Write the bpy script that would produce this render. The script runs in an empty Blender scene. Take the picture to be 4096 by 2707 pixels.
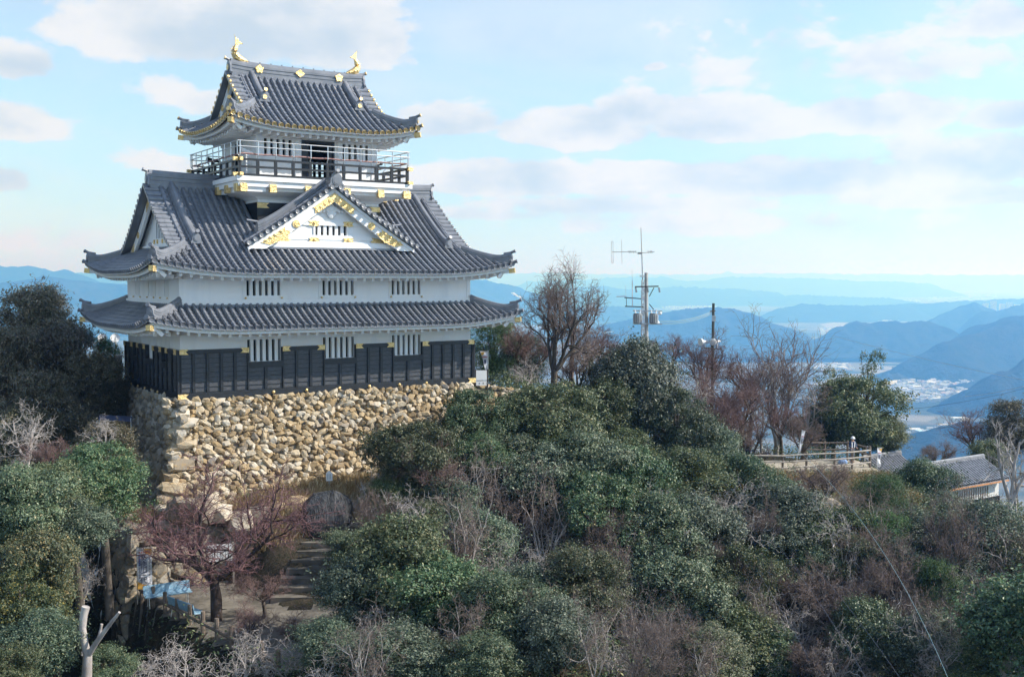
import bpy, math, random
import numpy as np
from mathutils import Vector, Matrix
S = bpy.context.scene
R = math.radians
# ---------------------------------------------------------------- camera (at the origin, castle foot is z = 0)
CAM_Z, PITCH, FPX = 5.489, 0.053, 4359.74
cam = bpy.data.cameras.new('camera'); camo = bpy.data.objects.new('camera', cam)
S.collection.objects.link(camo); S.camera = camo
camo.location = (0, 0, CAM_Z); camo.rotation_euler = (math.pi/2 - PITCH, 0, 0)
cam.sensor_width = 36; cam.lens = 36*FPX/4096; cam.clip_start = 0.5; cam.clip_end = 120000
# ---------------------------------------------------------------- light
SUN_EL, SUN_DIR = R(37), (1.0, -0.01)          # sun: elevation, and where it stands in plan
EXPOSURE, SKY_STRENGTH, SUN_STRENGTH = 0.75, 0.126, 4.2
sl = bpy.data.lights.new('sun', 'SUN'); sl.energy = SUN_STRENGTH; sl.angle = R(0.5); sl.color = (1, .97, .93)
so = bpy.data.objects.new('sun', sl); S.collection.objects.link(so)
sd = Vector((SUN_DIR[0]*math.cos(SUN_EL), SUN_DIR[1]*math.cos(SUN_EL), math.sin(SUN_EL))).normalized()
so.rotation_euler = sd.to_track_quat('Z', 'Y').to_euler(); so.location = (60, 10, 60)
S.view_settings.view_transform = 'Standard'; S.view_settings.look = 'None'
S.view_settings.exposure = EXPOSURE; S.view_settings.gamma = 1; S.view_settings.use_curve_mapping = False
S.render.engine = 'CYCLES'
S.cycles.use_denoising = True
S.cycles.max_bounces = 6; S.cycles.diffuse_bounces = 3; S.cycles.glossy_bounces = 2
S.cycles.transmission_bounces = 2; S.cycles.transparent_max_bounces = 4; S.cycles.volume_bounces = 1
S.cycles.sample_clamp_indirect = 6
C_, S_ = math.cos(PITCH), math.sin(PITCH)
K = 4096/2373
def ray(u, v):                                   # a pixel of the 2373 px wide photograph -> direction
    x = (u*K-2048)/FPX; h = -(v*K-1353.5)/FPX
    return Vector((x, C_+h*S_, -S_+h*C_))
def at(u, v, Y):                                 # ... -> the point of its line of sight at distance Y
    d = ray(u, v); return Vector((d.x*Y/d.y, Y, CAM_Z + d.z*Y/d.y))
# ---------------------------------------------------------------- node helpers
class NT:
    def __init__(s, tree): s.t = tree; s.n = tree.nodes; s.l = tree.links
    def node(s, typ, ins=None, **kw):
        n = s.n.new(typ)
        for k, v in kw.items(): setattr(n, k, v)
        for k, v in (ins or {}).items(): s.set(n.inputs[k], v)
        return n
    def set(s, sock, v):
        if isinstance(v, bpy.types.NodeSocket): s.l.new(v, sock)
        elif isinstance(v, bpy.types.Node): s.l.new(v.outputs[0], sock)
        else: sock.default_value = v
    def m(s, op, a, b=0.0, c=0.0, clamp=False):
        n = s.n.new('ShaderNodeMath'); n.operation = op; n.use_clamp = clamp
        for i, x in enumerate((a, b, c)): s.set(n.inputs[i], x)
        return n.outputs[0]
    def mix(s, fac, a, b, mode='MIX'):
        n = s.n.new('ShaderNodeMix'); n.data_type = 'RGBA'; n.blend_type = mode
        s.set(n.inputs[0], fac)
        for i, x in ((6, a), (7, b)):
            if isinstance(x, tuple) and len(x) == 3: x = (*x, 1)
            s.set(n.inputs[i], x)
        return n.outputs[2]
    def ramp(s, fac, stops):
        n = s.n.new('ShaderNodeValToRGB'); s.set(n.inputs[0], fac); e = n.color_ramp.elements
        while len(e) < len(stops): e.new(0.5)
        for q, (p, c) in zip(e, stops): q.position = p; q.color = (*c, 1) if len(c) == 3 else c
        return n.outputs[0]
    def noise(s, vec, scale, detail=4, rough=.55, dist=0.0):
        n = s.node('ShaderNodeTexNoise', {'Scale': scale, 'Detail': detail, 'Roughness': rough, 'Distortion': dist})
        if vec is not None: s.set(n.inputs['Vector'], vec)
        return n.outputs[0]
    def smooth(s, x, a, b):
        n = s.n.new('ShaderNodeMapRange'); n.interpolation_type = 'SMOOTHSTEP'
        s.set(n.inputs[0], x); n.inputs[1].default_value = a; n.inputs[2].default_value = b
        return n.outputs[0]
# ---------------------------------------------------------------- sky with clouds
W = bpy.data.worlds.new('World'); S.world = W; W.use_nodes = True
w = NT(W.node_tree); w.n.clear()
sky = w.node('ShaderNodeTexSky', sky_type='NISHITA', sun_disc=False, sun_elevation=SUN_EL,
             sun_rotation=math.atan2(SUN_DIR[0], SUN_DIR[1]), altitude=330, air_density=1.15, dust_density=0.35, ozone_density=3.0)
hs = w.node('ShaderNodeHueSaturation', {'Hue': .494, 'Saturation': .88, 'Value': 1.0, 'Color': sky})
tc = w.node('ShaderNodeTexCoord'); D = tc.outputs['Generated']
sp = w.node('ShaderNodeSeparateXYZ', {0: D})
low = w.mix(w.smooth(sp.outputs[2], 0.0, .26), (.60, .77, .92), (1, 1, 1))          # tint painted into the low sky, dimmer and bluer towards the horizon
bg1 = w.node('ShaderNodeBackground', {'Color': w.mix(1.0, hs.outputs[0], low, 'MULTIPLY'), 'Strength': SKY_STRENGTH})
az = w.m('ARCTAN2', sp.outputs[0], sp.outputs[1]); el = w.m('ARCSINE', sp.outputs[2])
def cloud(u, v, ru, rv, gain=1.0):
    d = ray(u, v).normalized(); a0 = math.atan2(d.x, d.y); e0 = math.asin(d.z)
    x = w.m('DIVIDE', w.m('SUBTRACT', az, a0), ru*K/FPX); y = w.m('DIVIDE', w.m('SUBTRACT', el, e0), rv*K/FPX)
    yy = w.m('MULTIPLY', y, w.m('ADD', w.m('MULTIPLY', w.m('LESS_THAN', y, 0), .8), 1))      # flatter bases
    r = w.m('SQRT', w.m('ADD', w.m('MULTIPLY', x, x), w.m('MULTIPLY', yy, yy)))
    return w.m('MULTIPLY', w.m('SUBTRACT', 1, r), gain)
CL = [(480,80,360,125,1.6),(780,105,210,110,1.5),(640,20,330,100,1.5),(30,150,95,55,1),(20,290,100,60,1),(0,425,70,40,.9),
      (480,240,150,60,.6),(400,385,110,40,.6),(1030,290,140,60,.9),(1330,310,190,70,1.25),(1470,262,110,60,1.2),(1690,290,200,80,1.35),(2050,275,210,60,1.2),(2320,275,110,50,1),
      (1160,425,260,60,1.2),(1500,425,280,55,1.2),(1850,425,340,65,1.25),(2270,385,240,85,1.3),(2330,60,90,70,.8),(1516,156,34,16,.7),
      (1100,500,200,25,.5),(1500,480,500,30,.55),(2200,460,400,45,.7),(2000,150,420,130,.42),(80,560,200,45,.45),(1750,520,600,40,.45)]
mask = None
for c in CL:
    q = cloud(*c); mask = q if mask is None else w.m('MAXIMUM', mask, q)
mask = w.m('MAXIMUM', mask, -.6)
vs = w.node('ShaderNodeVectorMath', {0: D, 1: (1, 1, 1.9)}, operation='MULTIPLY')
n1 = w.noise(vs, 9.0, 9, .6, .25); n2 = w.noise(vs, 28, 6, .6)
dens = w.m('ADD', w.m('ADD', mask, w.m('MULTIPLY', w.m('SUBTRACT', n1, .5), 2.3)), w.m('MULTIPLY', w.m('SUBTRACT', n2, .5), .95))
alpha = w.smooth(dens, -.08, .30)
vs2 = w.node('ShaderNodeVectorMath', {0: vs, 1: (.03, .0, .055)}, operation='ADD')
n3 = w.noise(vs2, 9.0, 7, .6, .25)
lit = w.smooth(w.m('ADD', w.m('MULTIPLY', w.m('SUBTRACT', n1, n3), 2.2), w.m('MULTIPLY', w.m('SUBTRACT', .75, dens), .35)), -.45, .5)
ccol = w.mix(lit, (.60, .70, .79), (.92, .93, .94))
bg2 = w.node('ShaderNodeBackground', {'Color': ccol, 'Strength': .60})
veil = w.noise(vs, 3.5, 5, .6, .6)
a2 = w.m('MAXIMUM', w.m('MULTIPLY', alpha, .93), w.m('MULTIPLY', w.smooth(veil, .32, .75), .42))
mx = w.node('ShaderNodeMixShader', {0: a2, 1: bg1, 2: bg2})
w.node('ShaderNodeOutputWorld', {0: mx})
# ---------------------------------------------------------------- materials
def mat(name, col, rough=.7, spec=.5, metal=0.0):
    m = bpy.data.materials.new(name); m.use_nodes = True; t = NT(m.node_tree)
    b = m.node_tree.nodes['Principled BSDF']
    b.inputs['Roughness'].default_value = rough; b.inputs['Specular IOR Level'].default_value = spec; b.inputs['Metallic'].default_value = metal
    b.inputs['Base Color'].default_value = (*col, 1)
    return m, t, b
def noisy(name, c1, c2, scale=3.0, rough=.7, spec=.4, metal=0.0, bump=0.0, bscale=None, stretch=(1,1,1), contrast=(.35,.65), dist=.02):
    m, t, b = mat(name, c1, rough, spec, metal)
    tc = t.node('ShaderNodeTexCoord'); mp = t.node('ShaderNodeMapping', {'Vector': tc.outputs['Object'], 'Scale': stretch})
    n = t.noise(mp, scale, 6, .6)
    t.set(b.inputs['Base Color'], t.ramp(n, [(contrast[0], c1), (contrast[1], c2)]))
    if bump:
        bn = t.node('ShaderNodeBump', {'Strength': bump, 'Distance': dist, 'Height': t.noise(mp, bscale or scale*6, 6, .6)})
        t.set(b.inputs['Normal'], bn)
    return m
M = {}
M['plaster'] = noisy('plaster', (.73,.74,.76), (.83,.83,.83), 1.1, .75, .3, bump=.12, bscale=9, stretch=(1.6,1.6,.28), contrast=(.22,.5))
M['plaster_old'] = noisy('plaster_old', (.60,.60,.58), (.74,.73,.71), 2.5, .8, .3)
M['tile'] = noisy('tile', (.12,.13,.152), (.235,.245,.272), 1.6, .33, .65, bump=.06, bscale=14, contrast=(.25,.75))
M['tile_pale'] = noisy('tile_pale', (.16,.165,.18), (.27,.275,.29), 2.6, .36, .55, bump=.1, bscale=14)
M['blackwood'] = noisy('blackwood', (.006,.007,.009), (.020,.022,.027), 4, .42, .5, bump=.3, bscale=5, stretch=(1,1,9))
M['plankwood'] = noisy('plankwood', (.030,.033,.040), (.085,.088,.098), 3, .48, .5, bump=.3, bscale=5, stretch=(1.2,1.2,10))
M['gold'] = noisy('gold', (.50,.32,.10), (.88,.66,.32), 7, .40, .5, .8, bump=.7, bscale=13, dist=.07, contrast=(.2,.6))
M['steel'] = mat('steel', (.62,.64,.66), .35, .5, .7)[0]
M['redpipe'] = noisy('redpipe', (.23,.10,.09), (.40,.26,.24), 6, .6)
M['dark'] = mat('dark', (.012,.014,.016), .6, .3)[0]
M['shutter'] = mat('shutter', (.16,.17,.18), .7, .3)[0]
M['white_paint'] = mat('white_paint', (.78,.79,.80), .5, .4)[0]
M['timber'] = noisy('timber', (.11,.085,.065), (.25,.20,.16), 3, .8, .3, stretch=(4,4,1))
M['timber_pale'] = noisy('timber_pale', (.22,.19,.16), (.42,.38,.33), 3, .8, .3)
M['concrete'] = noisy('concrete', (.34,.34,.33), (.48,.47,.45), 2.5, .85, .25, bump=.2)
M['paving'] = noisy('paving', (.10,.09,.075), (.21,.19,.16), 1.1, .9, .2, bump=.4, bscale=5, dist=.03)
M['bluepaint'] = noisy('bluepaint', (.17,.34,.48), (.34,.50,.62), 7, .55)
M['darkpole'] = noisy('darkpole', (.05,.07,.06), (.11,.12,.11), 3, .6)
M['brownpole'] = noisy('brownpole', (.13,.085,.06), (.24,.17,.13), 3, .8, stretch=(4,4,.5))
M['silver'] = noisy('silver', (.42,.44,.46), (.60,.61,.62), 4, .5, .5, .3)
M['greybox'] = mat('greybox', (.25,.27,.28), .55)[0]
M['tarp'] = noisy('tarp', (.05,.07,.14), (.09,.11,.20), 3, .5)
M['snow'] = mat('snow', (.78,.82,.86), .7)[0]
# ---------------------------------------------------------------- mesh builder
class MB:
    def __init__(s): s.v = []; s.f = {}; s.n = 0; s.tint = []
    def add(s, V, F, tint=None):
        V = np.array(V, float).reshape(-1, 3); s.v.append(V)
        if isinstance(F, np.ndarray): s.f.setdefault(F.shape[1], []).append(F + s.n)
        else:
            for f in F: s.f.setdefault(len(f), []).append(np.array([f]) + s.n)
        if tint is not None: s.tint.append(np.full((len(V), 1), tint))
        s.n += len(V); return s
    def box(s, lo, hi):
        (a, b, c), (d, e, f) = lo, hi
        return s.add([(a,b,c),(d,b,c),(d,e,c),(a,e,c),(a,b,f),(d,b,f),(d,e,f),(a,e,f)], BOXF)
    def hexa(s, P): return s.add(P, BOXF)
    def bar(s, p, q, wd, ht, up=(0,0,1)):
        p, q, up = Vector(p), Vector(q), Vector(up); d = (q-p).normalized(); x = d.cross(up)
        x = x.normalized() if x.length > 1e-6 else Vector((1,0,0)); y = x.cross(d)
        x = x*wd/2; y = y*ht/2
        return s.add([p-x-y, p+x-y, q+x-y, q-x-y, p-x+y, p+x+y, q+x+y, q-x+y], BOXF)
    def tube(s, P, rad, n=6, cap=True):
        P = np.asarray(P, float); m = len(P); rad = np.broadcast_to(np.asarray(rad, float), (m,))
        T = np.gradient(P, axis=0); T /= np.linalg.norm(T, axis=1)[:, None]+1e-9
        ref = np.array([0,0,1.]) if abs(T[0,2]) < .9 else np.array([1.,0,0])
        X = np.cross(T, ref); X /= np.linalg.norm(X, axis=1)[:, None]+1e-9; Y = np.cross(X, T)
        an = np.arange(n)*2*math.pi/n
        V = (P[:,None,:] + rad[:,None,None]*(np.cos(an)[None,:,None]*X[:,None,:] + np.sin(an)[None,:,None]*Y[:,None,:])).reshape(-1,3)
        i = np.arange(m-1)[:,None]*n; j = np.arange(n)[None,:]; k = (j+1) % n
        s.add(V, np.stack([i+j, i+n+j, i+n+k, i+k], -1).reshape(-1,4))
        if cap: s.add(V[:n], [tuple(range(n))]); s.add(V[-n:], [tuple(range(n-1,-1,-1))])
        return s
    def disc(s, c, axis, r, th, n=12):
        a = Vector(axis).normalized()*th/2; c = Vector(c)
        return s.tube([c-a, c+a], r, n)
    def ball(s, c, r, seg=8, sc=(1,1,1)):
        c = np.array(c); th = np.linspace(0, math.pi, seg//2+2); ph = np.arange(seg)*2*math.pi/seg
        V = [(c[0]+r*sc[0]*math.sin(t)*math.cos(p), c[1]+r*sc[1]*math.sin(t)*math.sin(p), c[2]+r*sc[2]*math.cos(t)) for t in th for p in ph]
        m = len(th); i = np.arange(m-1)[:,None]*seg; j = np.arange(seg)[None,:]; k = (j+1) % seg
        return s.add(V, np.stack([i+j, i+seg+j, i+seg+k, i+k], -1).reshape(-1,4))
    def prism(s, poly, base, X, Y, Z, depth):         # poly in the X,Y plane at base, thick along Z
        n = len(poly); b, X, Y, Z = [np.array(Vector(q)) for q in (base, X, Y, Z)]
        V = [b+X*p[0]+Y*p[1] for p in poly] + [b+X*p[0]+Y*p[1]+Z*depth for p in poly]
        return s.add(V, [tuple(range(n)), tuple(range(2*n-1, n-1, -1))] + [(i, n+i, n+(i+1) % n, (i+1) % n) for i in range(n)])
    def sweep(s, prof, path, up=(0,0,1), closed=True, cap=True, side=None):
        P = np.asarray(path, float); T = np.gradient(P, axis=0); T /= np.linalg.norm(T, axis=1)[:,None]
        X = np.cross(T, np.array(up)) if side is None else np.broadcast_to(np.array(side, float), P.shape)
        X = X/np.linalg.norm(X, axis=1)[:,None]; U = np.broadcast_to(np.array(up, float), P.shape)
        pr = np.asarray(prof, float); n = len(pr); m = len(P)
        V = (P[:,None,:] + pr[None,:,0,None]*X[:,None,:] + pr[None,:,1,None]*U[:,None,:]).reshape(-1,3)
        i = np.arange(m-1)[:,None]*n; j = np.arange(n if closed else n-1)[None,:]; k = (j+1) % n
        s.add(V, np.stack([i+j, i+k, i+n+k, i+n+j], -1).reshape(-1,4))
        if cap: s.add(V[:n], [tuple(range(n-1,-1,-1))]); s.add(V[-n:], [tuple(range(n))])
        return s
    def mesh(s, name, m=None, smooth=False):
        me = bpy.data.meshes.new(name); V = np.concatenate(s.v); me.vertices.add(len(V)); me.vertices.foreach_set('co', V.ravel())
        L, st, tot, o = [], [], [], 0
        for k, fs in s.f.items():
            F = np.concatenate(fs); L.append(F.ravel()); st.append(o + np.arange(len(F))*k); tot.append(np.full(len(F), k)); o += F.size
        L = np.concatenate(L).astype(np.int32); st = np.concatenate(st).astype(np.int32); tot = np.concatenate(tot).astype(np.int32)
        me.loops.add(len(L)); me.loops.foreach_set('vertex_index', L)
        me.polygons.add(len(st)); me.polygons.foreach_set('loop_start', st); me.polygons.foreach_set('loop_total', tot)
        me.polygons.foreach_set('use_smooth', np.full(len(st), smooth))
        if s.tint:
            a = me.attributes.new('tint', 'FLOAT', 'POINT'); a.data.foreach_set('value', np.concatenate(s.tint).ravel())
        me.update(); me.validate()
        if m is not None: me.materials.append(m)
        return me
    def mark(s): s.marks = getattr(s, 'marks', []); s.marks.append((len(s.v), {k: len(f) for k, f in s.f.items()})); return s
    def pieces(s):                                    # one builder per marked piece
        ms = [(0, {})]+[q for q in getattr(s, 'marks', []) if q[0] > 0]
        if ms[-1][0] < len(s.v): ms.append((len(s.v), {k: len(f) for k, f in s.f.items()}))
        off = np.concatenate([[0], np.cumsum([len(v) for v in s.v])])
        for (a, fa), (b, fb) in zip(ms[:-1], ms[1:]):
            if b == a: continue
            q = MB(); q.v = s.v[a:b]; q.n = sum(len(v) for v in q.v)
            for k in fb:
                L = s.f[k][fa.get(k,0):fb[k]]
                if L: q.f[k] = [f-off[a] for f in L]
            yield q
    def each(s, name, m, parent=None, smooth=False): return [q.build(name, m, parent, smooth) for q in s.pieces()]
    def build(s, name, m, parent=None, smooth=False):
        if isinstance(m, str): m = M[m]
        o = bpy.data.objects.new(name, s.mesh(name, m, smooth)); S.collection.objects.link(o); o.parent = parent
        return o
BOXF = np.array([(0,3,2,1),(4,5,6,7),(0,1,5,4),(1,2,6,5),(2,3,7,6),(3,0,4,7)])
def tag(o, label=None, cat=None, group=None, kind=None):
    if label: o['label'] = label
    if cat: o['category'] = cat
    if group: o['group'] = group
    if kind: o['kind'] = kind
    return o
def empty(name, loc=(0,0,0), rz=0.0, label=None, cat=None, group=None):
    o = bpy.data.objects.new(name, None); S.collection.objects.link(o); o.location = loc; o.rotation_euler = (0,0,rz)
    o.empty_display_size = .3
    return tag(o, label, cat, group)
def dup(o, parent=None):
    c = o.copy(); S.collection.objects.link(c); c.parent = parent
    for ch in [q for q in KIDS.get(o, o.children)]: dup(ch, c)
    return c
KIDS = {}
# ================================================================ THE KEEP (local frame: a along the front, b to the back)
TH, CX0, CY0 = 0.5837, -15.3265, 50.0
KW, KD = 15.84, 9.44
CA, CB = KW/2, KD/2
def keepw(a, b, z): return Vector((CX0 + math.cos(TH)*a - math.sin(TH)*b, CY0 + math.sin(TH)*a + math.cos(TH)*b, z))
def keepl(x, y): dx, dy = x-CX0, y-CY0; return math.cos(TH)*dx+math.sin(TH)*dy, -math.sin(TH)*dx+math.cos(TH)*dy
keep = empty('castle_keep', (CX0, CY0, 0), TH, 'three tiered white castle keep with grey tiled roofs and golden fish on its ridge', 'castle')

class Roof:
    """a hipped tiled skirt, or hip-and-gable roof, over the eave rectangle a0,b0,a1,b1"""
    def __init__(s, a0, b0, a1, b1, z0, H, Q, lift, Lc, sag=.28):
        s.r = (a0,b0,a1,b1); s.z0, s.H, s.Q, s.lift, s.Lc, s.sag = z0, H, Q, lift, Lc, sag
    def L(s, side): a0,b0,a1,b1 = s.r; return (a1-a0) if side in (0,2) else (b1-b0)
    def z(s, side, p, q):
        t = np.asarray(q)/s.Q; dc = np.minimum(p, s.L(side)-p)
        return s.z0 + s.H*((1-s.sag)*t + s.sag*t*t) + s.lift*np.maximum(0, 1-dc/s.Lc)**2.3*np.maximum(0, 1-np.asarray(q)/2.6)
    def pt(s, side, p, q, dz=0.0):
        a0,b0,a1,b1 = s.r; p, q = np.broadcast_arrays(np.asarray(p,float), np.asarray(q,float)); z = s.z(side,p,q)+dz
        A, B = [(a0+p, b0+q), (a1-q, b0+p), (a1-p, b1-q), (a0+q, b1-p)][side]
        return np.stack([A, B, z], -1)
    def dirp(s, side): return np.array([(1,0,0),(0,1,0),(-1,0,0),(0,-1,0)][side], float)
    def dirq(s, side): return np.array([(0,1,0),(-1,0,0),(0,-1,0),(1,0,0)][side], float)

def tile_row(mb, ends, P, dp, r=.108):
    """one row of round tiles up the slope: P = points eave -> top, dp = direction across"""
    n = len(P); T = np.gradient(P, axis=0); T /= np.linalg.norm(T, axis=1)[:,None]; N = np.cross(T, dp) ; N *= np.sign(N[:,2:3]+1e-9)
    an = np.linspace(-.55, math.pi+.55, 6); cs, sn = np.cos(an), np.sin(an)
    for k, (lo, rr) in enumerate(((0, r*1.06), (1, r*.88))): pass
    A = P[:-1]; B = P[1:]; NA = N[:-1]
    V1 = A[:,None,:] + r*1.08*(cs[None,:,None]*dp + sn[None,:,None]*NA[:,None,:])
    V2 = B[:,None,:] + r*.90*(cs[None,:,None]*dp + sn[None,:,None]*NA[:,None,:])
    V = np.stack([V1, V2], 1).reshape(-1,3); m = n-1
    i = np.arange(m)[:,None]*12; j = np.arange(5)[None,:]
    mb.add(V, np.stack([i+j, i+j+1, i+6+j+1, i+6+j], -1).reshape(-1,4))
    if ends is not None:                                   # round end tile at the eave
        c = P[0]-T[0]*.01+N[0]*.01; a = np.arange(10)*2*math.pi/10; R_ = r*1.2
        d = np.cross(dp, N[0])*1.0; d = T[0]
        F = c + R_*(np.cos(a)[:,None]*dp + np.sin(a)[:,None]*N[0]); Bk = F + d*.06; F2 = F - d*.03; In = c - d*.03 + R_*.62*(np.cos(a)[:,None]*dp + np.sin(a)[:,None]*N[0]) + d*.02
        V = np.concatenate([Bk, F2, In]); i = np.arange(10); j = (i+1) % 10
        ends.add(V, np.concatenate([np.stack([i, j, 10+j, 10+i], -1), np.stack([10+i, 10+j, 20+j, 20+i], -1)]))
        ends.add(In, [tuple(range(10))])
def pan_strip(mb, PL, PR, step_up=.034):
    """stepped pan tiles between two rows"""
    Mid = (PL+PR)/2; Mid = Mid - np.array([0,0,.035])
    up = np.array([0,0,step_up])
    for a in range(1):
        A = np.stack([PL[:-1]+up, Mid[:-1]+up, PR[:-1]+up, PR[1:], Mid[1:], PL[1:]], 1)
        m = len(A); i = np.arange(m)*6
        mb.add(A.reshape(-1,3), np.concatenate([np.stack([i,i+1,i+4,i+5],-1), np.stack([i+1,i+2,i+3,i+4],-1)]))
        if m > 1:                                          # the risers
            U = np.stack([PL[1:-1]+up, Mid[1:-1]+up, PR[1:-1]+up, PR[1:-1], Mid[1:-1], PL[1:-1]], 1); i = np.arange(len(U))*6
            mb.add(U.reshape(-1,3), np.concatenate([np.stack([i,i+5,i+4,i+1],-1), np.stack([i+1,i+4,i+3,i+2],-1)]))
        F = np.stack([PL[0]+up, Mid[0]+up, PR[0]+up, PR[0]-up*.8, Mid[0]-up*1.2, PL[0]-up*.8]); mb.add(F, [(0,5,4,1),(1,4,3,2)])
def tile_side(mb, ends, rf, side, qlim, sp=.345, plo=0.0, phi=None, tl=.27):
    L = rf.L(side); phi = L if phi is None else phi; n = max(1, round((phi-plo)/sp)); e = np.linspace(plo, phi, n+1); dp = rf.dirp(side)
    for i in range(n):
        p = (e[i]+e[i+1])/2; q = qlim(p)
        if q > .12:
            qs = np.linspace(0, q, max(2, int(q/tl)+1)); tile_row(mb, ends, rf.pt(side, np.full(len(qs),p), qs, .095), dp)
    for i in range(n+1):
        pl = e[i]-(e[1]-e[0])/2; pr = pl+(e[1]-e[0]); pl, pr = max(pl,plo), min(pr,phi); q = max(qlim(pl), qlim(pr))
        if q > .1 and pr-pl > .02:
            qs = np.linspace(0, q, max(2, int(q/tl)+1)); one = np.ones(len(qs))
            pan_strip(mb, rf.pt(side, one*pl, qs, .03), rf.pt(side, one*pr, qs, .03))
RIDGE = lambda w, h: [(-w,-.12),(w,-.12),(w,h*.16),(w*.86,h*.18),(w*.86,h*.34),(w*.96,h*.36),(w*.96,h*.42),(w*.78,h*.44),(w*.78,h*.58),(w*.9,h*.6),(w*.9,h*.66),(w*.72,h*.68),(w*.72,h*.76),
                      (w*.6,h*.78),(w*.55,h*.9),(w*.3,h),(-w*.3,h),(-w*.55,h*.9),(-w*.6,h*.78),(-w*.72,h*.76),(-w*.72,h*.68),(-w*.9,h*.66),(-w*.9,h*.6),(-w*.78,h*.58),(-w*.78,h*.44),(-w*.96,h*.42),(-w*.96,h*.36),(-w*.86,h*.34),(-w*.86,h*.18),(-w,h*.16)]
def oni(mb, gold, c, fwd, w, h):
    """ridge end tile: a shouldered shield with a crest, and a round tile jutting out above it"""
    f = Vector(fwd).normalized(); X = f.cross(Vector((0,0,1))).normalized(); c = Vector(c)
    sh = [(-1.15,0),(-1.3,.12),(-1.1,.25),(-.95,.3),(-.9,.62),(-.72,.86),(-.36,1),(0,1.04),(.36,1),(.72,.86),(.9,.62),(.95,.3),(1.1,.25),(1.3,.12),(1.15,0)]
    mb.prism([(x*w, y*h) for x, y in sh], c, X, (0,0,1), f, .1)
    g = gold if gold is not None else mb
    g.disc(c+f*.12+Vector((0,0,h*.5)), f, w*.5, .05, 12)
    mb.tube([c+f*.1+Vector((0,0,h*.5)), c+f*.13+Vector((0,0,h*.5))], w*.68, 12)
    a = c+Vector((0,0,h*1.03)); b = a+f*.26+Vector((0,0,.10))
    mb.tube([a-f*.35-Vector((0,0,.05)), a, b], .075, 8); (gold.mark() if gold else mb).disc(b, b-a, .095, .05, 10)
def hip(mb, gold, rf, corner, q0, q1, w=.17, h=.42):
    side = [0,1,2,3][corner]; Q = np.linspace(q0, q1, 12)
    P = rf.pt(side, Q, Q, .02); t = (Q-q0)/(q1-q0); P[:,2] += .20*np.maximum(0, 1-t*3.0)**2
    mb.sweep(RIDGE(w, h), P)
    d = P[0]-P[1]; d[2] = 0; oni(mb, gold, P[0]+d*.02+np.array([0,0,-.05]), d, w*1.05, h*1.05)
    e = rf.pt(side, .12, .12, .07); f = Vector(d).normalized(); e = Vector(e)   # the corner tile under it
    mb.tube([e-f*.6, e-f*.1, e+f*.28+Vector((0,0,.12))], .085, 8); (gold.mark() if gold else mb).disc(e+f*.28+Vector((0,0,.12)), f+Vector((0,0,.3)), .11, .05, 10)
def eaves(par, rf, wall, gold_m, spr=.47, bh=.24):
    """white eave board, soffit and rafters, gold-shod corner beam; wall = a0,b0,a1,b1 of the wall below"""
    a0,b0,a1,b1 = rf.r; eb, raf, gc = MB(), MB(), MB()
    for side in range(4):
        L = rf.L(side); p = np.linspace(.22, L-.22, 49); ov = [wall[1]-b0, a1-wall[2], b1-wall[3], wall[0]-a0][side]
        o_t = rf.pt(side, p, np.minimum(.22, p), -.05); o_b = o_t - [0,0,bh]; pi = np.clip(p, ov, L-ov)
        i_b = rf.pt(side, pi, ov, 0); lift = (o_b[:,2]-o_b[24,2]); i_b[:,2] = o_b[24,2] + .05 + lift*np.clip(1-(ov-.1)/2.6, 0, 1)*.5
        o_i = o_b + rf.dirq(side)*.09; o_u = o_i + [0,0,.07]
        for A, B in ((o_t,o_b),(o_b,o_i),(o_i,o_u),(o_u,i_b)):
            V = np.stack([A,B],1).reshape(-1,3); i = np.arange(len(p)-1)*2
            eb.add(V, np.stack([i,i+1,i+3,i+2],-1))
        n = int((L-.5)/spr)
        for k in range(n):
            pp = .25 + (k+.5)*(L-.5)/n; f = np.interp(pp, p, np.arange(49)); j = int(f); g = f-j; j2 = min(j+1,48)
            A = o_i[j]*(1-g)+o_i[j2]*g; B = i_b[j]*(1-g)+i_b[j2]*g; dq = rf.dirq(side); q2 = min(ov, min(pp,L-pp)*1.0)
            A = A + dq*.16; E_ = A + dq*max(.2, q2-.2); E_[2] = B[2]
            raf.bar(A-[0,0,.06], E_-[0,0,.06], .13, .17)
    for c in range(4):
        L = rf.L(c); A = Vector(rf.pt(c, .06, .06, -.30)); q = .9; B = Vector(rf.pt(c, q, q, 0)); B.z = A.z-.16; d = (A-B).normalized()
        raf.bar(B-d*.4, A, .17, .20); gc.mark().bar(A-d*.22, A+d*.10, .21, .25)
    eb.build('eave_board', 'plaster', par); raf.build('rafters', 'plaster', par); gc.each('corner_cap', gold_m, par)

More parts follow.
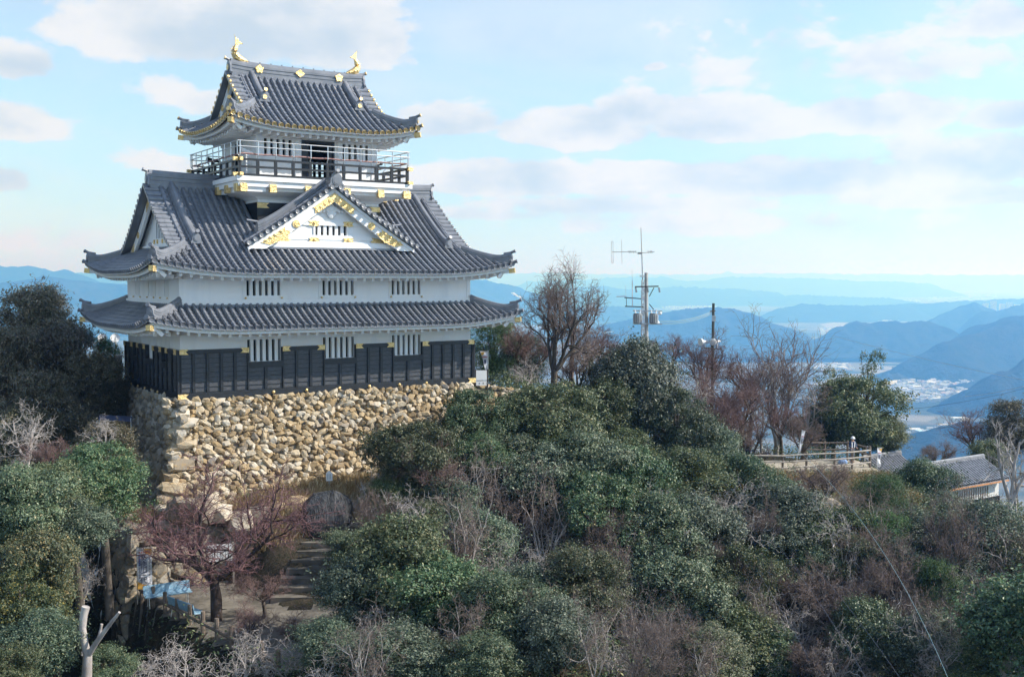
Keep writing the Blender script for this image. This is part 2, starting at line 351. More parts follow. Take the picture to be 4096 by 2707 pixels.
def window(par, side, lo, hi, z0, z1, plane, nb=5, depth=.28, barw=None, shut=(2,5), thin=False, openb=False):
    """a barred opening; side 0 = front (plane = b), 3 = left (plane = a), 2 = back"""
    def P(u, d, z): return (u, plane+d, z) if side == 0 else ((plane+d, u, z) if side == 3 else (u, plane-d, z))
    w = MB(); n = nb; L = hi-lo; slot = L/(2*n+1); 
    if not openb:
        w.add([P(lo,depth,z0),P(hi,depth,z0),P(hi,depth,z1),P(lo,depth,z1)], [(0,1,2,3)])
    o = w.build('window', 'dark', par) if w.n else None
    b = MB()
    for A, B in (((lo,z0),(hi,z0)), ((lo,z1),(hi,z1)), ((lo,z0),(lo,z1)), ((hi,z0),(hi,z1))):
        b.add([P(A[0],.0,A[1]), P(B[0],.0,B[1]), P(B[0],depth,B[1]), P(A[0],depth,A[1])], [(0,1,2,3)])
    for k in range(n):
        u0 = lo + slot*(2*k+1); u1 = u0+slot
        if thin: u0 -= slot*.3; u1 += slot*.3
        q0, q1 = P(u0, .004, z0-.002), P(u1, .17, z1+.002)
        b.box([min(x,y) for x, y in zip(q0,q1)], [max(x,y) for x, y in zip(q0,q1)])
    if o is None: o = b.build('window', 'plaster', par)
    else: b.build('bars', 'plaster', o)
    if shut and not openb:
        s = MB()
        for k in shut:
            u0 = lo+slot*2*k-.01; u1 = u0+slot+.02; s.add([P(u0,.2,z0),P(u1,.2,z0),P(u1,.2,z1),P(u0,.2,z1)], [(0,1,2,3)])
        s.build('shutter', 'shutter', o)
    return o
def wall_face(mb, side, lo, hi, z0, z1, plane, holes):
    """a flat wall with rectangular holes (lo, hi, z0, z1)"""
    us = sorted({lo, hi, *[h[0] for h in holes], *[h[1] for h in holes]}); zs = sorted({z0, z1, *[min(max(h[2],z0),z1) for h in holes], *[min(max(h[3],z0),z1) for h in holes]})
    for i in range(len(us)-1):
        for j in range(len(zs)-1):
            u, z = (us[i]+us[i+1])/2, (zs[j]+zs[j+1])/2
            if any(h[0] < u < h[1] and h[2] < z < h[3] for h in holes): continue
            q = [(us[i],zs[j]),(us[i+1],zs[j]),(us[i+1],zs[j+1]),(us[i],zs[j+1])]
            mb.add([(x,plane,y) if side in (0,2) else (plane,x,y) for x, y in q], [(0,1,2,3)])
# ---------------------------------------------------------------- first and second storey
W1 = [(3.3,4.99),(7.19,8.88),(11.02,12.69)]; LW = [(1.75,2.45),(4.0,5.3),(6.9,7.7)]
def storey(z0, z1, ins, wz0, wz1, lz0, lz1):
    w = MB(); a0,b0,a1,b1 = ins, ins, KW-ins, KD-ins
    wall_face(w, 0, a0, a1, z0, z1, b0, [(p,q,wz0,wz1) for p,q in W1]); wall_face(w, 3, b0, b1, z0, z1, a0, [(p,q,lz0,lz1) for p,q in LW])
    wall_face(w, 0, a0, a1, z0, z1, b1, []); wall_face(w, 3, b0, b1, z0, z1, a1, [])
    o = w.build('storey_wall', 'plaster', keep)
    for p, q in W1: window(keep, 0, p, q, wz0, wz1, b0)
    for p, q in LW: window(keep, 3, p, q, lz0, lz1, a0, 5 if q-p > 1 else 3, .10, thin=True, shut=())
    return o
storey(0.0, 3.45, .1, 1.63, 2.67, 1.55, 2.62); storey(4.2, 6.2, .1, 4.77, 5.74, 4.72, 5.66)
m = MB()                                                        # sill band and panel lines of the second storey
for lo, hi in (((.0,.0,4.36),(KW,.1,4.56)), ((.0,.1,4.36),(.1,KD,4.56)), ((KW-.1,.1,4.36),(KW,KD,4.56))): m.box(lo, hi)
for x in (3.12, 6.98, 10.84, KW-.32): m.box((x,.075,4.56),(x+.03,.1,5.9))
m.box((.1,.07,4.62),(KW-.1,.1,4.65))
m.build('sill_band', 'plaster', keep)
st = MB()
for p, q in W1:
    for x in (p-.06, q+.06): st.mark().ball((x, .05, 4.66), .055, 8)
for x in (4.5, 6.2, 7.95, 9.6, 11.3, 12.9): st.mark().ball((x, -.12, .13), .085, 8)
for x in (1.9, 3.1, 4.2, 5.4, 6.7, 8.0): st.mark().ball((-.12, x, .13), .07, 8); st.mark().ball((.05, x, 4.66), .045, 8)
st.each('gold_stud', 'gold', keep)
# black boarded cladding in its timber frame
cl, fr, cap = MB(), MB(), MB()
def capart(mb, side, u, sgn, zc, h, ln, off=-.115):
    """gold shoe on the end of a rail, with a swallow-tailed inner edge"""
    pl = [(0,-h/2),(sgn*ln,-h/2),(sgn*(ln-.13),0),(sgn*ln,h/2),(0,h/2)]
    if sgn < 0: pl = pl[::-1]
    mb.mark()
    if side == 0: mb.prism(pl, (u, off-.028, zc), (1,0,0), (0,0,1), (0,1,0), .03)
    else: mb.prism(pl[::-1], (off-.028, u, zc), (0,1,0), (0,0,1), (1,0,0), .03)
def clad(side, segs, wins, L, base_z=.28):
    def B(mb, u0, u1, d0, d1, z0, z1):
        if side == 0: mb.box((u0, -d1, z0), (u1, -d0, z1))
        else: mb.box((-d1, u0, z0), (-d0, u1, z1))
    B(fr, -.1 if side == 0 else 0, L+(.1 if side == 0 else 0), -.1, .12, .0, .245)
    B(fr, 0, L, -.1, .085, .245, .30)
    for (u0, u1), n in segs:
        B(fr, u0, u1, -.1, .12, 2.10, 2.29)
        capart(cap, side, u0, 1, 2.20, .24, .42 if u1-u0 > 1 else .3); capart(cap, side, u1, -1, 2.20, .24, .42 if u1-u0 > 1 else .3)
        e = np.linspace(u0, u1, n+1)
        for i in range(n+1): B(fr, max(u0, e[i]-.065), min(u1, e[i]+.065), -.1, .10, .30, 2.10)
        for i in range(n): planks(B, e[i]+.045, e[i+1]-.045, .30, 2.10)
    for (u0, u1), n in wins:
        B(fr, u0, u1, -.1, .10, 1.34, 1.62); e = np.linspace(u0, u1, n+1)
        for i in range(1, n): B(fr, e[i]-.065, e[i]+.065, -.1, .10, .30, 1.34)
        for i in range(n): planks(B, e[i]+(.045 if i else 0), e[i+1]-(.045 if i < n-1 else 0), .30, 1.34)
def planks(B, u0, u1, z0, z1):
    n = max(2, round((z1-z0)/.225)); e = np.linspace(z0, z1, n+1)
    for i in range(n): B(cl, u0, u1, -.1, .02+.008*((i*7) % 3), e[i]+.03, e[i+1]); B(fr, u0, u1, -.1, .045, e[i], e[i]+.03)
clad(0, [((0,3.3),5),((4.99,7.19),3),((8.88,11.02),3),((12.69,KW),5)], [(p,2) for p in W1], KW)
clad(3, [((0,1.75),2),((2.45,4.0),2),((5.3,6.9),2),((7.7,KD),2)], [((1.75,2.45),1),((4.0,5.3),2),((6.9,7.7),1)], KD)
fr.box((KW-.1,-.1,0),(KW+.08,.2,2.29)); fr.box((-.1,-.1,.0),(.1,.12,2.29)); fr.box((KW-.02,.2,0),(KW+.06,KD,2.29))
capart(cap, 0, -.1, 1, .13, .25, .5, -.125); capart(cap, 0, KW+.1, -1, .13, .25, .5, -.125)
ck = cl.build('board_cladding', 'plankwood', keep); fr.build('cladding_frame', 'blackwood', ck); cap.each('gold_fitting', 'gold', ck)
# ---------------------------------------------------------------- the two skirt roofs
def skirt_roof(rf, q, wall, tile, gold_ends=None, gm=None):
    t, e, h = MB(), MB(), MB()
    for side in range(4):
        L = rf.L(side); tile_side(t, e, rf, side, lambda p: min(q, p, L-p))
    for c in range(4): h.mark(); hip(h, gm, rf, c, .18, q-.02)
    o = t.build('tiled_roof', tile, keep, False); e.build('eave_tile_ends', gold_ends or tile, o)
    h.each('hip_ridge', 'tile', o)
    eaves(o, rf, wall, 'gold')
    return o
r1 = Roof(-1.86,-1.86,KW+1.86,KD+1.86, 3.22, 1.06, 1.96, .50, 5.0, .2)
o1 = skirt_roof(r1, 1.96, (.1,.1,KW-.1,KD-.1), 'tile')
m = MB()
for lo, hi in (((-.06,-.06,4.18),(KW+.06,.1,4.36)), ((-.06,.1,4.18),(.1,KD,4.36)), ((KW-.1,.1,4.18),(KW+.06,KD,4.36))): m.box(lo, hi)
m.build('ridge_course', 'tile', o1)

def gable_roof(rf, va, ga, tile, ridge, gold, gends, name_gable):
    """hip-and-gable roof: va = verge distance from the eave end, ga = gable wall distance"""
    a0,b0,a1,b1 = rf.r; La = a1-a0; Qf = (b1-b0)/2; t, e, h, g = MB(), MB(), MB(), (MB() if gold else None)
    for side in (0,2):
        tile_side(t, e, rf, side, lambda p: Qf if va+.28 < p < La-va-.28 else (min(p, La-p) if (p < va+.3 or p > La-va-.3) else Qf))
    Lb = b1-b0
    for side in (1,3): tile_side(t, e, rf, side, lambda p: min(ga, p, Lb-p))
    # verge tiles: short rows running out over the bargeboard, with round ends
    for side in (0,2):
        for p_, s in ((va, -1), (La-va, 1)):
            e.mark()
            qs = np.arange(va+.35, Qf-.1, .30); dq = rf.dirq(side); dp = rf.dirp(side)
            for q in qs:
                P = rf.pt(side, np.array([p_+s*.30, p_, p_-s*.35]), np.full(3, q), .12); T = dp*(-s)
                tan = rf.pt(side, p_, q+.1)-rf.pt(side, p_, q-.1); tan /= np.linalg.norm(tan)
                tile_row(t, e, P, tan, .085)
            Q = np.linspace(va*.9, Qf, 14)
            t.sweep([(-.38,-.08),(.38,-.08),(.38,.05),(-.38,.05)], rf.pt(side, np.full(14,p_-s*.05), Q, .06))
            tile_row(t, None, rf.pt(side, np.full(14,p_-s*.46), Q, .14), dp, .10)
            q0 = va + .62; Q = np.linspace(q0, Qf-.15, 14); P = rf.pt(side, np.full(14,p_-s*1.02), Q, .02); P[:,2] += .12*np.maximum(0,1-(Q-q0)/.9)**2
            h.mark().sweep(RIDGE(.19,.42), P); d = P[0]-P[1]; d[2] = 0; oni(h, g.mark() if g else None, P[0]+np.array([0,0,-.02]), d, .22, .46)
    for c in range(4): h.mark(); hip(h, g.mark() if g else None, rf, c, .18, va+.35)
    zr = float(rf.z(0, La/2, Qf)); bm = (b0+b1)/2; x0, x1 = a0+va-.05, a1-va+.05; X = np.linspace(x0, x1, 9)
    P = np.stack([X, np.full(9,bm), zr-.12+.10*((X-(x0+x1)/2)/(x1-x0)*2)**4], -1)
    h.mark().sweep(RIDGE(.26, ridge), P)
    for x in np.linspace(x0+1, x1-1, 10): h.tube([(x,bm,zr+ridge-.14),(x,bm,zr+ridge-.05)], .035, 6)
    for s, x in ((-1,x0),(1,x1)): oni(h, g, (x, bm, zr-.05), (s,0,0), .30, ridge*.9) 
    o = t.build('tiled_roof', tile, keep); e.each('eave_tile_ends', gends, o); h.each('roof_ridge', 'tile', o)
    if g: g.each('gold_crest', 'gold', o)
    # gables
    for s, xw in ((-1, a0+ga), (1, a1-ga)):
        gw, bb, gg = MB(), MB(), MB(); xb = xw + s*.42
        N = 12; q = np.linspace(ga*.86, Qf, N); z = np.array([float(rf.z(0, La/2, k)) for k in q])-.10
        zb = float(rf.z(3, Lb/2, ga))+.02
        up = [(b0+k, zz) for k, zz in zip(q, z)]; dn = [(b1-k, zz) for k, zz in zip(q[::-1][1:], z[::-1][1:])]
        outl = [(b0+q[0], zb-.3)] + up + dn + [(b1-q[0], zb-.3)]
        gw.prism(outl, (xw,0,0), (0,1,0), (0,0,1), (-s,0,0), .2)
        gw.box((min(xw,xw+s*.1), b0+ga, zb-.1), (max(xw,xw+s*.1), b1-ga, zb+.22))
        for side_, arr in ((0, up), (1, [(b1-k, zz) for k, zz in zip(q, z)])):
            bb.mark(); gg.mark()
            for k in range(N-1):
                if k == 6: gg.mark()
                (y0,c0),(y1,c1) = arr[k], arr[k+1]; w_ = .52
                bb.hexa([(xb,y0,c0-w_),(xb,y1,c1-w_),(xb-s*.14,y1,c1-w_),(xb-s*.14,y0,c0-w_),(xb,y0,c0),(xb,y1,c1),(xb-s*.14,y1,c1),(xb-s*.14,y0,c0)])
                if k in (1,2,N-3,N-2): gg.hexa([(xb+s*.03,y0,c0-w_+.05),(xb+s*.03,y1,c1-w_+.05),(xb,y1,c1-w_+.05),(xb,y0,c0-w_+.05),(xb+s*.03,y0,c0-.12),(xb+s*.03,y1,c1-.12),(xb,y1,c1-.12),(xb,y0,c0-.12)])
            gg.mark().disc((xb+s*.02, arr[5][0], arr[5][1]-.27), (s,0,0), .17, .05, 12)
        for yy in (bm-1.0, bm+1.0, bm-.45, bm+.45): gg.mark().box((min(xw,xw+s*.05), yy-.09, zb+.3),(max(xw,xw+s*.05), yy+.09, zb+.5))
        go = gw.build('gable_wall', 'plaster', o); bb.each('bargeboard', 'plaster', o); gg.each('gold_fitting', 'gold', o)
        if s < 0:
            wz = MB()
            for k in range(6): wz.box((xw-.02, bm-.75+k*.26, zb+.55), (xw+.03, bm-.75+k*.26+.05, zb+1.35*(1 if ga > 1.9 else .8)))
            wz.build('vent_slats', 'shutter', o)
    return o
r2 = Roof(-1.63,-1.63,KW+1.63,KD+1.63, 5.80, 4.35, 6.35, .52, 5.2, .30)
o2 = gable_roof(r2, 1.72, 2.2, 'tile', .80, False, 'tile', 'gable')
eaves(o2, r2, (.1,.1,KW-.1,KD-.1), 'gold')
r3 = Roof(2.79,.69,13.05,8.75, 12.90, 3.15, 4.03, .52, 3.6, .30)
o3 = gable_roof(r3, 1.50, 1.9, 'tile', .76, True, 'gold', 'gable')
eaves(o3, r3, (4.61,2.2,11.23,7.24), 'gold', .42)
g = MB()                                                         # crests on the top ridge
for x, k in ((5.7,0),(CA,1),(10.15,0)):
    y = CB-.24; z = 16.42
    pl = [(.27*math.cos(t), .21*math.sin(t)) for t in (0,math.pi/2,math.pi,-math.pi/2)] if k else [(.2*(1+.16*math.cos(5*t))*math.cos(t+1.57), .2*(1+.16*math.cos(5*t))*math.sin(t+1.57)) for t in np.arange(20)*math.pi/10]
    g.mark().prism(pl, (x,y-.07,z-.05), (1,0,0), (0,0,1), (0,1,0), .1)
g.each('ridge_crest', 'gold', keep)
# ---------------------------------------------------------------- golden fish
def fish():
    b = MB(); P = [(-.45,0,.10),(-.25,0,.14),(0,0,.20),(.22,0,.34),(.34,0,.56),(.34,0,.80),(.26,0,1.0),(.20,0,1.15)]
    r = [.13,.20,.27,.28,.25,.20,.15,.11]
    b.tube(P, r, 10)
    for k in range(26):                                           # scaly lumps
        t = random.random()*6.2; i = int(t); f = t-i; c = np.array(P[i])*(1-f)+np.array(P[i+1])*f; an = random.random()*6.28; rr = (r[i]*(1-f)+r[i+1]*f)
        b.ball(c+rr*.8*np.array([.5*math.cos(an), math.sin(an), .4*math.cos(an)]), rr*.42, 6)
    b.prism([(.20,1.08),(.02,1.22),(-.26,1.26),(-.10,1.36),(.02,1.42),(.12,1.58),(.30,1.72),(.28,1.45),(.30,1.2)], (0,-.04,0), (1,0,0), (0,0,1), (0,1,0), .08)
    for z, x in ((.35,.42),(.5,.53),(.66,.55),(.82,.52),(.97,.42)): b.prism([(x-.12,z-.08),(x+.12,z+.06),(x-.1,z+.1)], (0,-.02,0), (1,0,0), (0,0,1), (0,1,0), .04)
    for s in (-1,1):
        b.prism([(.0,.3),(.2,.36),(.28,.62),(.1,.5)], (0,s*.2-.02,0), (1,0,0), (0,0,1), (0,1,0), .04); b.ball((-.22,s*.12,.24), .06, 6)
    for x in np.linspace(-.5,.35,7): b.ball((x, .05*math.sin(x*17), .06), .13, 6, (1,1.3,.7))
    b.tube([(.29,0,1.66),(.36,0,1.86)], [.02,.008], 4)
    return b
zr = 16.72
for x, s in ((4.75,-1),(11.10,1)):
    q = fish()
    for arr in q.v: arr *= .74; arr[:,0] *= s; arr += np.array([x, CB, zr-.06])
    if s > 0: pass
    if s < 0:
        for k in q.f: q.f[k] = [f[:, ::-1] for f in q.f[k]]
    f_ = q.build('golden_fish', 'gold', keep)
# ---------------------------------------------------------------- tower: neck, balcony, top storey
nk = MB(); D0 = (3.28,.97,12.56,8.47); T0 = (4.61,2.0,11.23,7.44)
rings = []
for t, z in ((.16,10.02),(.22,9.86),(.55,9.72),(.86,9.62),(1,9.50),(1,9.36)): rings.append([(D0[0]+(T0[0]-D0[0])*t, D0[1]+(T0[1]-D0[1])*t, D0[2]+(T0[2]-D0[2])*t, D0[3]+(T0[3]-D0[3])*t, z)])
V = [];  
for ((a,b,c,d,z),) in rings: V += [(a,b,z),(c,b,z),(c,d,z),(a,d,z)]
nk.add(V, [(i*4+j, i*4+4+j, i*4+4+(j+1) % 4, i*4+(j+1) % 4) for i in range(5) for j in range(4)])
nko = nk.build('tower_neck', 'plaster', keep)
m = MB(); m.box((T0[0]-.03,T0[1]-.03,6.2),(T0[2]+.03,T0[3]+.03,9.36))
for z in (7.9,8.3,8.7,9.05): m.box((T0[0]-.05,T0[1]-.05,z),(T0[2]+.05,T0[3]+.05,z+.03))
m.build('tower_cladding', 'blackwood', keep)
g = MB()
for u, s in ((T0[0]-.05,1),(T0[2]+.05,-1)):
    pl = [(0,-.13),(s*.62,-.13),(s*.46,0),(s*.62,.13),(0,.13)]; g.mark().prism(pl if s > 0 else pl[::-1], (u,T0[1]-.09,9.21), (1,0,0), (0,0,1), (0,1,0), .06)
for x in (3.52,5.0,6.85,8.95,10.85,12.32): g.mark().box((x-.17,D0[1]-.10,9.78),(x+.17,D0[1]+.12,10.16))
for y in (1.22,2.6,4.0,5.4,6.8,8.2): g.mark().box((D0[0]-.10,y-.17,9.78),(D0[0]+.12,y+.17,10.16)); g.mark().box((D0[2]-.12,y-.17,9.78),(D0[2]+.10,y+.17,10.16))
g.each('gold_fitting', 'gold', keep)
m = MB()
for x in (3.52,5.0,6.85,8.95,10.85,12.32): m.mark().box((x-.14,D0[1]+.12,9.80),(x+.14,T0[1]+.1,10.03))
for y in (1.22,2.6,4.0,5.4,6.8,8.2): m.mark().box((D0[0]+.12,y-.14,9.80),(T0[0]+.1,y+.14,10.03))
m.each('balcony_bracket', 'plaster', keep)
m = MB(); m.box((D0[0],D0[1],10.03),(D0[2],D0[3],10.30)); m.box((D0[0]-.1,D0[1]-.1,10.30),(D0[2]+.1,D0[3]+.1,10.52))
bal = m.build('balcony', 'plaster', keep)
rl, gl, stl, rp = MB(), MB(), MB(), MB()
R0 = (D0[0]+.10,D0[1]+.10,D0[2]-.10,D0[3]-.10); cor = [(R0[0],R0[1]),(R0[2],R0[1]),(R0[2],R0[3]),(R0[0],R0[3])]
for k in range(4):
    (ax,ay),(bx,by) = cor[k], cor[(k+1) % 4]; L = math.hypot(bx-ax,by-ay); ux,uy = (bx-ax)/L,(by-ay)/L; n = 10 if k in (0,2) else 8
    for z, hh, ext in ((10.58,.13,.22),(10.98,.10,0),(11.33,.10,.28)): rl.bar((ax-ux*ext,ay-uy*ext,z),(bx+ux*ext,by+uy*ext,z),.12,hh)
    for z in (10.60,11.33): gl.mark().bar((ax-ux*.32,ay-uy*.32,z),(ax-ux*.10,ay-uy*.10,z),.15,.17); gl.mark().bar((bx+ux*.10,by+uy*.10,z),(bx+ux*.32,by+uy*.32,z),.15,.17)
    for i in range(n):
        f = i/n; x,y = ax+(bx-ax)*f, ay+(by-ay)*f; rl.box((x-.065,y-.065,10.52),(x+.065,y+.065,11.36))
    ox,oy = uy*.10,-ux*.10
    for i in range(n+1):
        f = (i+.0)/n; x,y = ax+(bx-ax)*f+ox, ay+(by-ay)*f+oy
        stl.tube([(x-ox*1.2,y-oy*1.2,11.38),(x-ox*.9,y-oy*.9,11.46),(x,y,11.56),(x,y,12.2)], .028, 6)
    for z in (12.2,11.93): stl.tube([(ax+ox-ux*.1,ay+oy-uy*.1,z),(bx+ox+ux*.1,by+oy+uy*.1,z)], .028, 6)
    P = [(ax+(bx-ax)*f-ox*.3, ay+(by-ay)*f-oy*.3, 11.60+.015*math.sin(f*40)) for f in np.linspace(0,1,30)]
    rp.tube(P, [.035+.012*abs(math.sin(i*2.1)) for i in range(30)], 6)
rl.build('timber_railing', 'blackwood', bal); gl.each('rail_cap', 'gold', bal); stl.build('steel_railing', 'steel', bal); rp.build('rolled_netting', 'redpipe', bal)
TW = (4.61,2.2,11.23,7.24); w_ = MB()
H5 = lambda lo, hi, z0, z1: [(lo+(hi-lo)*(2*k)/9, lo+(hi-lo)*(2*k+1)/9, z0, z1) for k in range(5)]
hf = H5(5.05,6.5,11.76,12.56)+H5(9.3,10.75,11.76,12.56)+[(7.03,8.83,10.52,12.6)]
hb = H5(5.05,6.5,11.3,12.1)+H5(9.3,10.75,11.3,12.1)+[(7.25+k*.33,7.25+k*.33+.17,11.2,12.0) for k in range(4)]
wall_face(w_, 0, TW[0], TW[2], 10.45, 13.5, TW[1], hf); wall_face(w_, 0, TW[0]+.12, TW[2]-.12, 10.45, 13.5, TW[1]+.16, hf)
wall_face(w_, 0, TW[0], TW[2], 10.45, 13.5, TW[3], hb)
hl = H5(3.2,4.1,11.6,12.5)+H5(5.4,6.4,11.6,12.5)
wall_face(w_, 3, TW[1], TW[3], 10.45, 13.5, TW[0], [(4.4,5.2,10.52,12.5)]); wall_face(w_, 3, TW[1], TW[3], 10.45, 13.5, TW[2], [])
for h_ in hf:
    for z in (h_[2],h_[3]): w_.add([(h_[0],TW[1],z),(h_[1],TW[1],z),(h_[1],TW[1]+.16,z),(h_[0],TW[1]+.16,z)], [(0,1,2,3)])
    for x in (h_[0],h_[1]): w_.add([(x,TW[1],h_[2]),(x,TW[1]+.16,h_[2]),(x,TW[1]+.16,h_[3]),(x,TW[1],h_[3])], [(0,1,2,3)])
for x in (4.61,6.68,8.98,10.93): w_.box((x,TW[1]-.05,10.52),(x+.28,TW[1]-.001,13.1))
w_.box((TW[0]-.02,TW[1]-.07,12.72),(TW[2]+.02,TW[1]-.003,12.92)); w_.box((TW[0]-.02,TW[1]-.06,11.42),(7.0,TW[1]-.002,11.50)); w_.box((8.87,TW[1]-.06,11.42),(TW[2],TW[1]-.002,11.50))
for k in range(8): w_.box((TW[0]-.05,2.9+k*.16,11.3),(TW[0]-.001,2.96+k*.16,12.5))
two = w_.build('storey_wall', 'plaster', keep)
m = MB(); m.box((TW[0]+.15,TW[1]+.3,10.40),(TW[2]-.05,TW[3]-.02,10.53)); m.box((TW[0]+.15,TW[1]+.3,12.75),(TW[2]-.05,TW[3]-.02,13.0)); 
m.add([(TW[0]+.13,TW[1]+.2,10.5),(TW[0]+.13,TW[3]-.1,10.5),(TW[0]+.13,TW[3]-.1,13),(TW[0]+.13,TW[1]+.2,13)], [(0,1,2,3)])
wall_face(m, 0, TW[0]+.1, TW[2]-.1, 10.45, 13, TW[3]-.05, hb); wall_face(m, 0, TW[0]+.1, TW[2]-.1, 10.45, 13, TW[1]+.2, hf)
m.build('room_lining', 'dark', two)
m = MB()
for x in (7.03,8.75): m.box((x,TW[1]-.03,10.52),(x+.08,TW[1]+.18,12.6))
m.box((7.11,TW[1]-.03,12.5),(8.75,TW[1]+.18,12.6)); m.box((7.13,TW[1]+.05,10.55),(7.42,TW[1]+.1,12.48)); m.box((8.45,TW[1]+.05,10.55),(8.73,TW[1]+.1,12.48))
m.build('door', 'blackwood', two)
g = MB()
for x in (5.0,6.75,8.9,10.85): g.mark().disc((x,TW[1]-.09,12.82),(0,1,0),.075,.05,10)
g.each('gold_stud', 'gold', two)
# ---------------------------------------------------------------- dormer gable on the front slope
DX, DZ, DHW = 7.84, 10.05, 4.45
def dz(s): t = abs(s)/DHW; return DZ - 2.95*(1.10*t - .10*t*t)       # underside line of the dormer roof, s = offset from its centre
BF = .06
ss = np.linspace(0, DHW, 15); w_, bb, gg, tl, te, rd, wh = MB(), MB(), MB(), MB(), MB(), MB(), MB()
out = [(DX+s, dz(s)-.05) for s in np.linspace(-DHW+.2, DHW-.2, 31)]; wp = .50
win = (DX-.85, DX+.85, 7.74, 8.22)
w_.prism([(DX-DHW+.3,6.95)] + [p for p in out] + [(DX+DHW-.3,6.95)], (0,wp+.12,0), (1,0,0), (0,0,1), (0,1,0), .1)
def tri_wall(lo, hi, z0, z1):                                    # front skin in bands, leaving the window open
    xs = np.linspace(lo, hi, 2)
zz = [7.02, win[2], win[3], DZ]
xs_at = lambda z: DHW*max(0.0, (DZ-.1-z)/2.95)*1.0
for k in range(3):
    z0, z1 = zz[k], zz[k+1]
    for sgn in (-1, 1):
        if k == 1: q = [(sgn*.85,z0),(sgn*xs_at(z0),z0),(sgn*xs_at(z1),z1),(sgn*.85,z1)]
        else: q = [(0,z0),(sgn*xs_at(z0),z0),(sgn*xs_at(z1),z1),(0,z1)]
        w_.add([(DX+x, wp, z) for x, z in q], [(0,1,2,3)])
dg = w_.build('dormer_gable', 'plaster', keep)
window(keep, 0, win[0], win[1], win[2], win[3], wp, 5, .12)
m = MB()
m.box((DX-xs_at(8.3)+.25,wp-.06,8.22),(DX+xs_at(8.3)-.25,wp-.001,8.42)); m.box((DX-xs_at(7.6)+.2,wp-.05,7.52),(DX+xs_at(7.6)-.2,wp-.002,7.74))
m.box((DX-DHW+.9,wp-.16,7.10),(DX+DHW-.9,wp-.003,7.34)); m.box((DX-DHW+1.2,wp-.10,7.34),(DX+DHW-1.2,wp-.002,7.40)); m.box((DX-.95,wp-.05,7.74),(DX-.85,wp-.002,8.22)); m.box((DX+.85,wp-.05,7.74),(DX+.95,wp-.002,8.22))
m.build('gable_trim', 'plaster', dg)
for sg in (-1,1):
    bb.mark()
    for k in range(14):
        s0,s1 = ss[k],ss[k+1]; x0,x1 = DX+sg*s0, DX+sg*s1; z0,z1 = dz(s0),dz(s1); wd = .62
        zlo0, zlo1 = max(z0-wd-.05*(k/14), 7.02), max(z1-wd, 7.0)
        bb.hexa([(x0,BF,zlo0),(x1,BF,zlo1),(x1,BF+.16,zlo1),(x0,BF+.16,zlo0),(x0,BF,z0),(x1,BF,z1),(x1,BF+.16,z1),(x0,BF+.16,z0)])
        bb.hexa([(x0,BF-.05,z0-.17),(x1,BF-.05,z1-.17),(x1,BF,z1-.17),(x0,BF,z0-.17),(x0,BF-.05,z0),(x1,BF-.05,z1),(x1,BF,z1),(x0,BF,z0)])
    gp = [(0,-.22),(1.05,-.22-.69),(1.28,-.98),(1.05,-1.02),(1.02,-1.25),(.80,-1.17),(0,-.66)]       # apex plate half
    pl = [(sg*x, y) for x, y in gp];  gg.mark().prism(pl if sg < 0 else pl[::-1], (DX,BF-.035,DZ), (1,0,0), (0,0,1), (0,1,0), .03)
    for s in (.25,.5,.75,.95): gg.ball((DX+sg*s,BF-.03,DZ-.44-s*.66), .10, 8, (1,.35,1))
    for s in (.35,.62,.88): gg.ball((DX+sg*s,BF-.03,DZ-.62-s*.62), .07, 6, (1,.35,1))
    ep = [(2.55,-1.62),(2.62,-1.80),(2.92,-1.90),(3.0,-2.12),(3.95,-2.72),(3.55,-2.80),(3.05,-2.66),(2.75,-2.62),(2.10,-2.58),(2.2,-2.48),(2.05,-2.36),(2.45,-2.34),(2.35,-2.22),(2.55,-2.05)]
    ep = [(2.62,-1.72),(2.78,-1.98),(3.02,-2.02),(4.05,-2.70),(3.35,-2.84),(2.75,-2.62),(2.45,-2.36),(2.30,-2.16),(2.60,-2.12)]
    pl = [(sg*x, y) for x, y in ep]; gg.mark().prism(pl[::-1] if sg > 0 else pl, (DX,BF-.035,DZ), (1,0,0), (0,0,1), (0,1,0), .03)
    for s in (2.8,3.1,3.35,3.6): gg.ball((DX+sg*s,BF-.04,DZ-2.18-(s-2.8)*.58), .10, 8, (1.2,.35,.8))
    pl = [(sg*x, y) for x, y in [(2.95,-2.50),(2.20,-2.38),(2.30,-2.50),(2.15,-2.58),(2.25,-2.68),(2.95,-2.66)]]; gg.mark().prism(pl[::-1] if sg < 0 else pl, (DX,wp-.08,DZ), (1,0,0), (0,0,1), (0,1,0), .03)
    gg.mark().disc((DX+sg*2.02,BF-.02,dz(2.02)-.40),(0,1,0),.19,.06,14); gg.disc((DX+sg*2.02,BF-.05,dz(2.02)-.40),(0,1,0),.12,.05,6)
    for zq in (8.32,7.50):
        xq = DX+sg*.92; pl = [(-.3,.10),(-.2,0),(-.3,-.10),(-.1,-.13),(.1,-.13),(.3,-.10),(.2,0),(.3,.10),(.1,.13),(-.1,.13)]
        gg.mark().prism(pl, (xq,wp-.085,zq), (1,0,0), (0,0,1), (0,1,0), .03); gg.ball((xq,wp-.09,zq), .07, 8)
for x, y, r in ((0,-1.0,.22),(-.22,-1.02,.14),(.22,-1.02,.14),(0,-1.28,.20),(-.42,-1.08,.11),(.42,-1.08,.11),(-.6,-1.1,.10),(.6,-1.1,.10),(-.78,-1.16,.08),(.78,-1.16,.08),(0,-.82,.12),(-.14,-1.22,.12),(.14,-1.22,.12)):
    wh.ball((DX+x, wp-.10, DZ+y), r, 8, (1,.5,1))
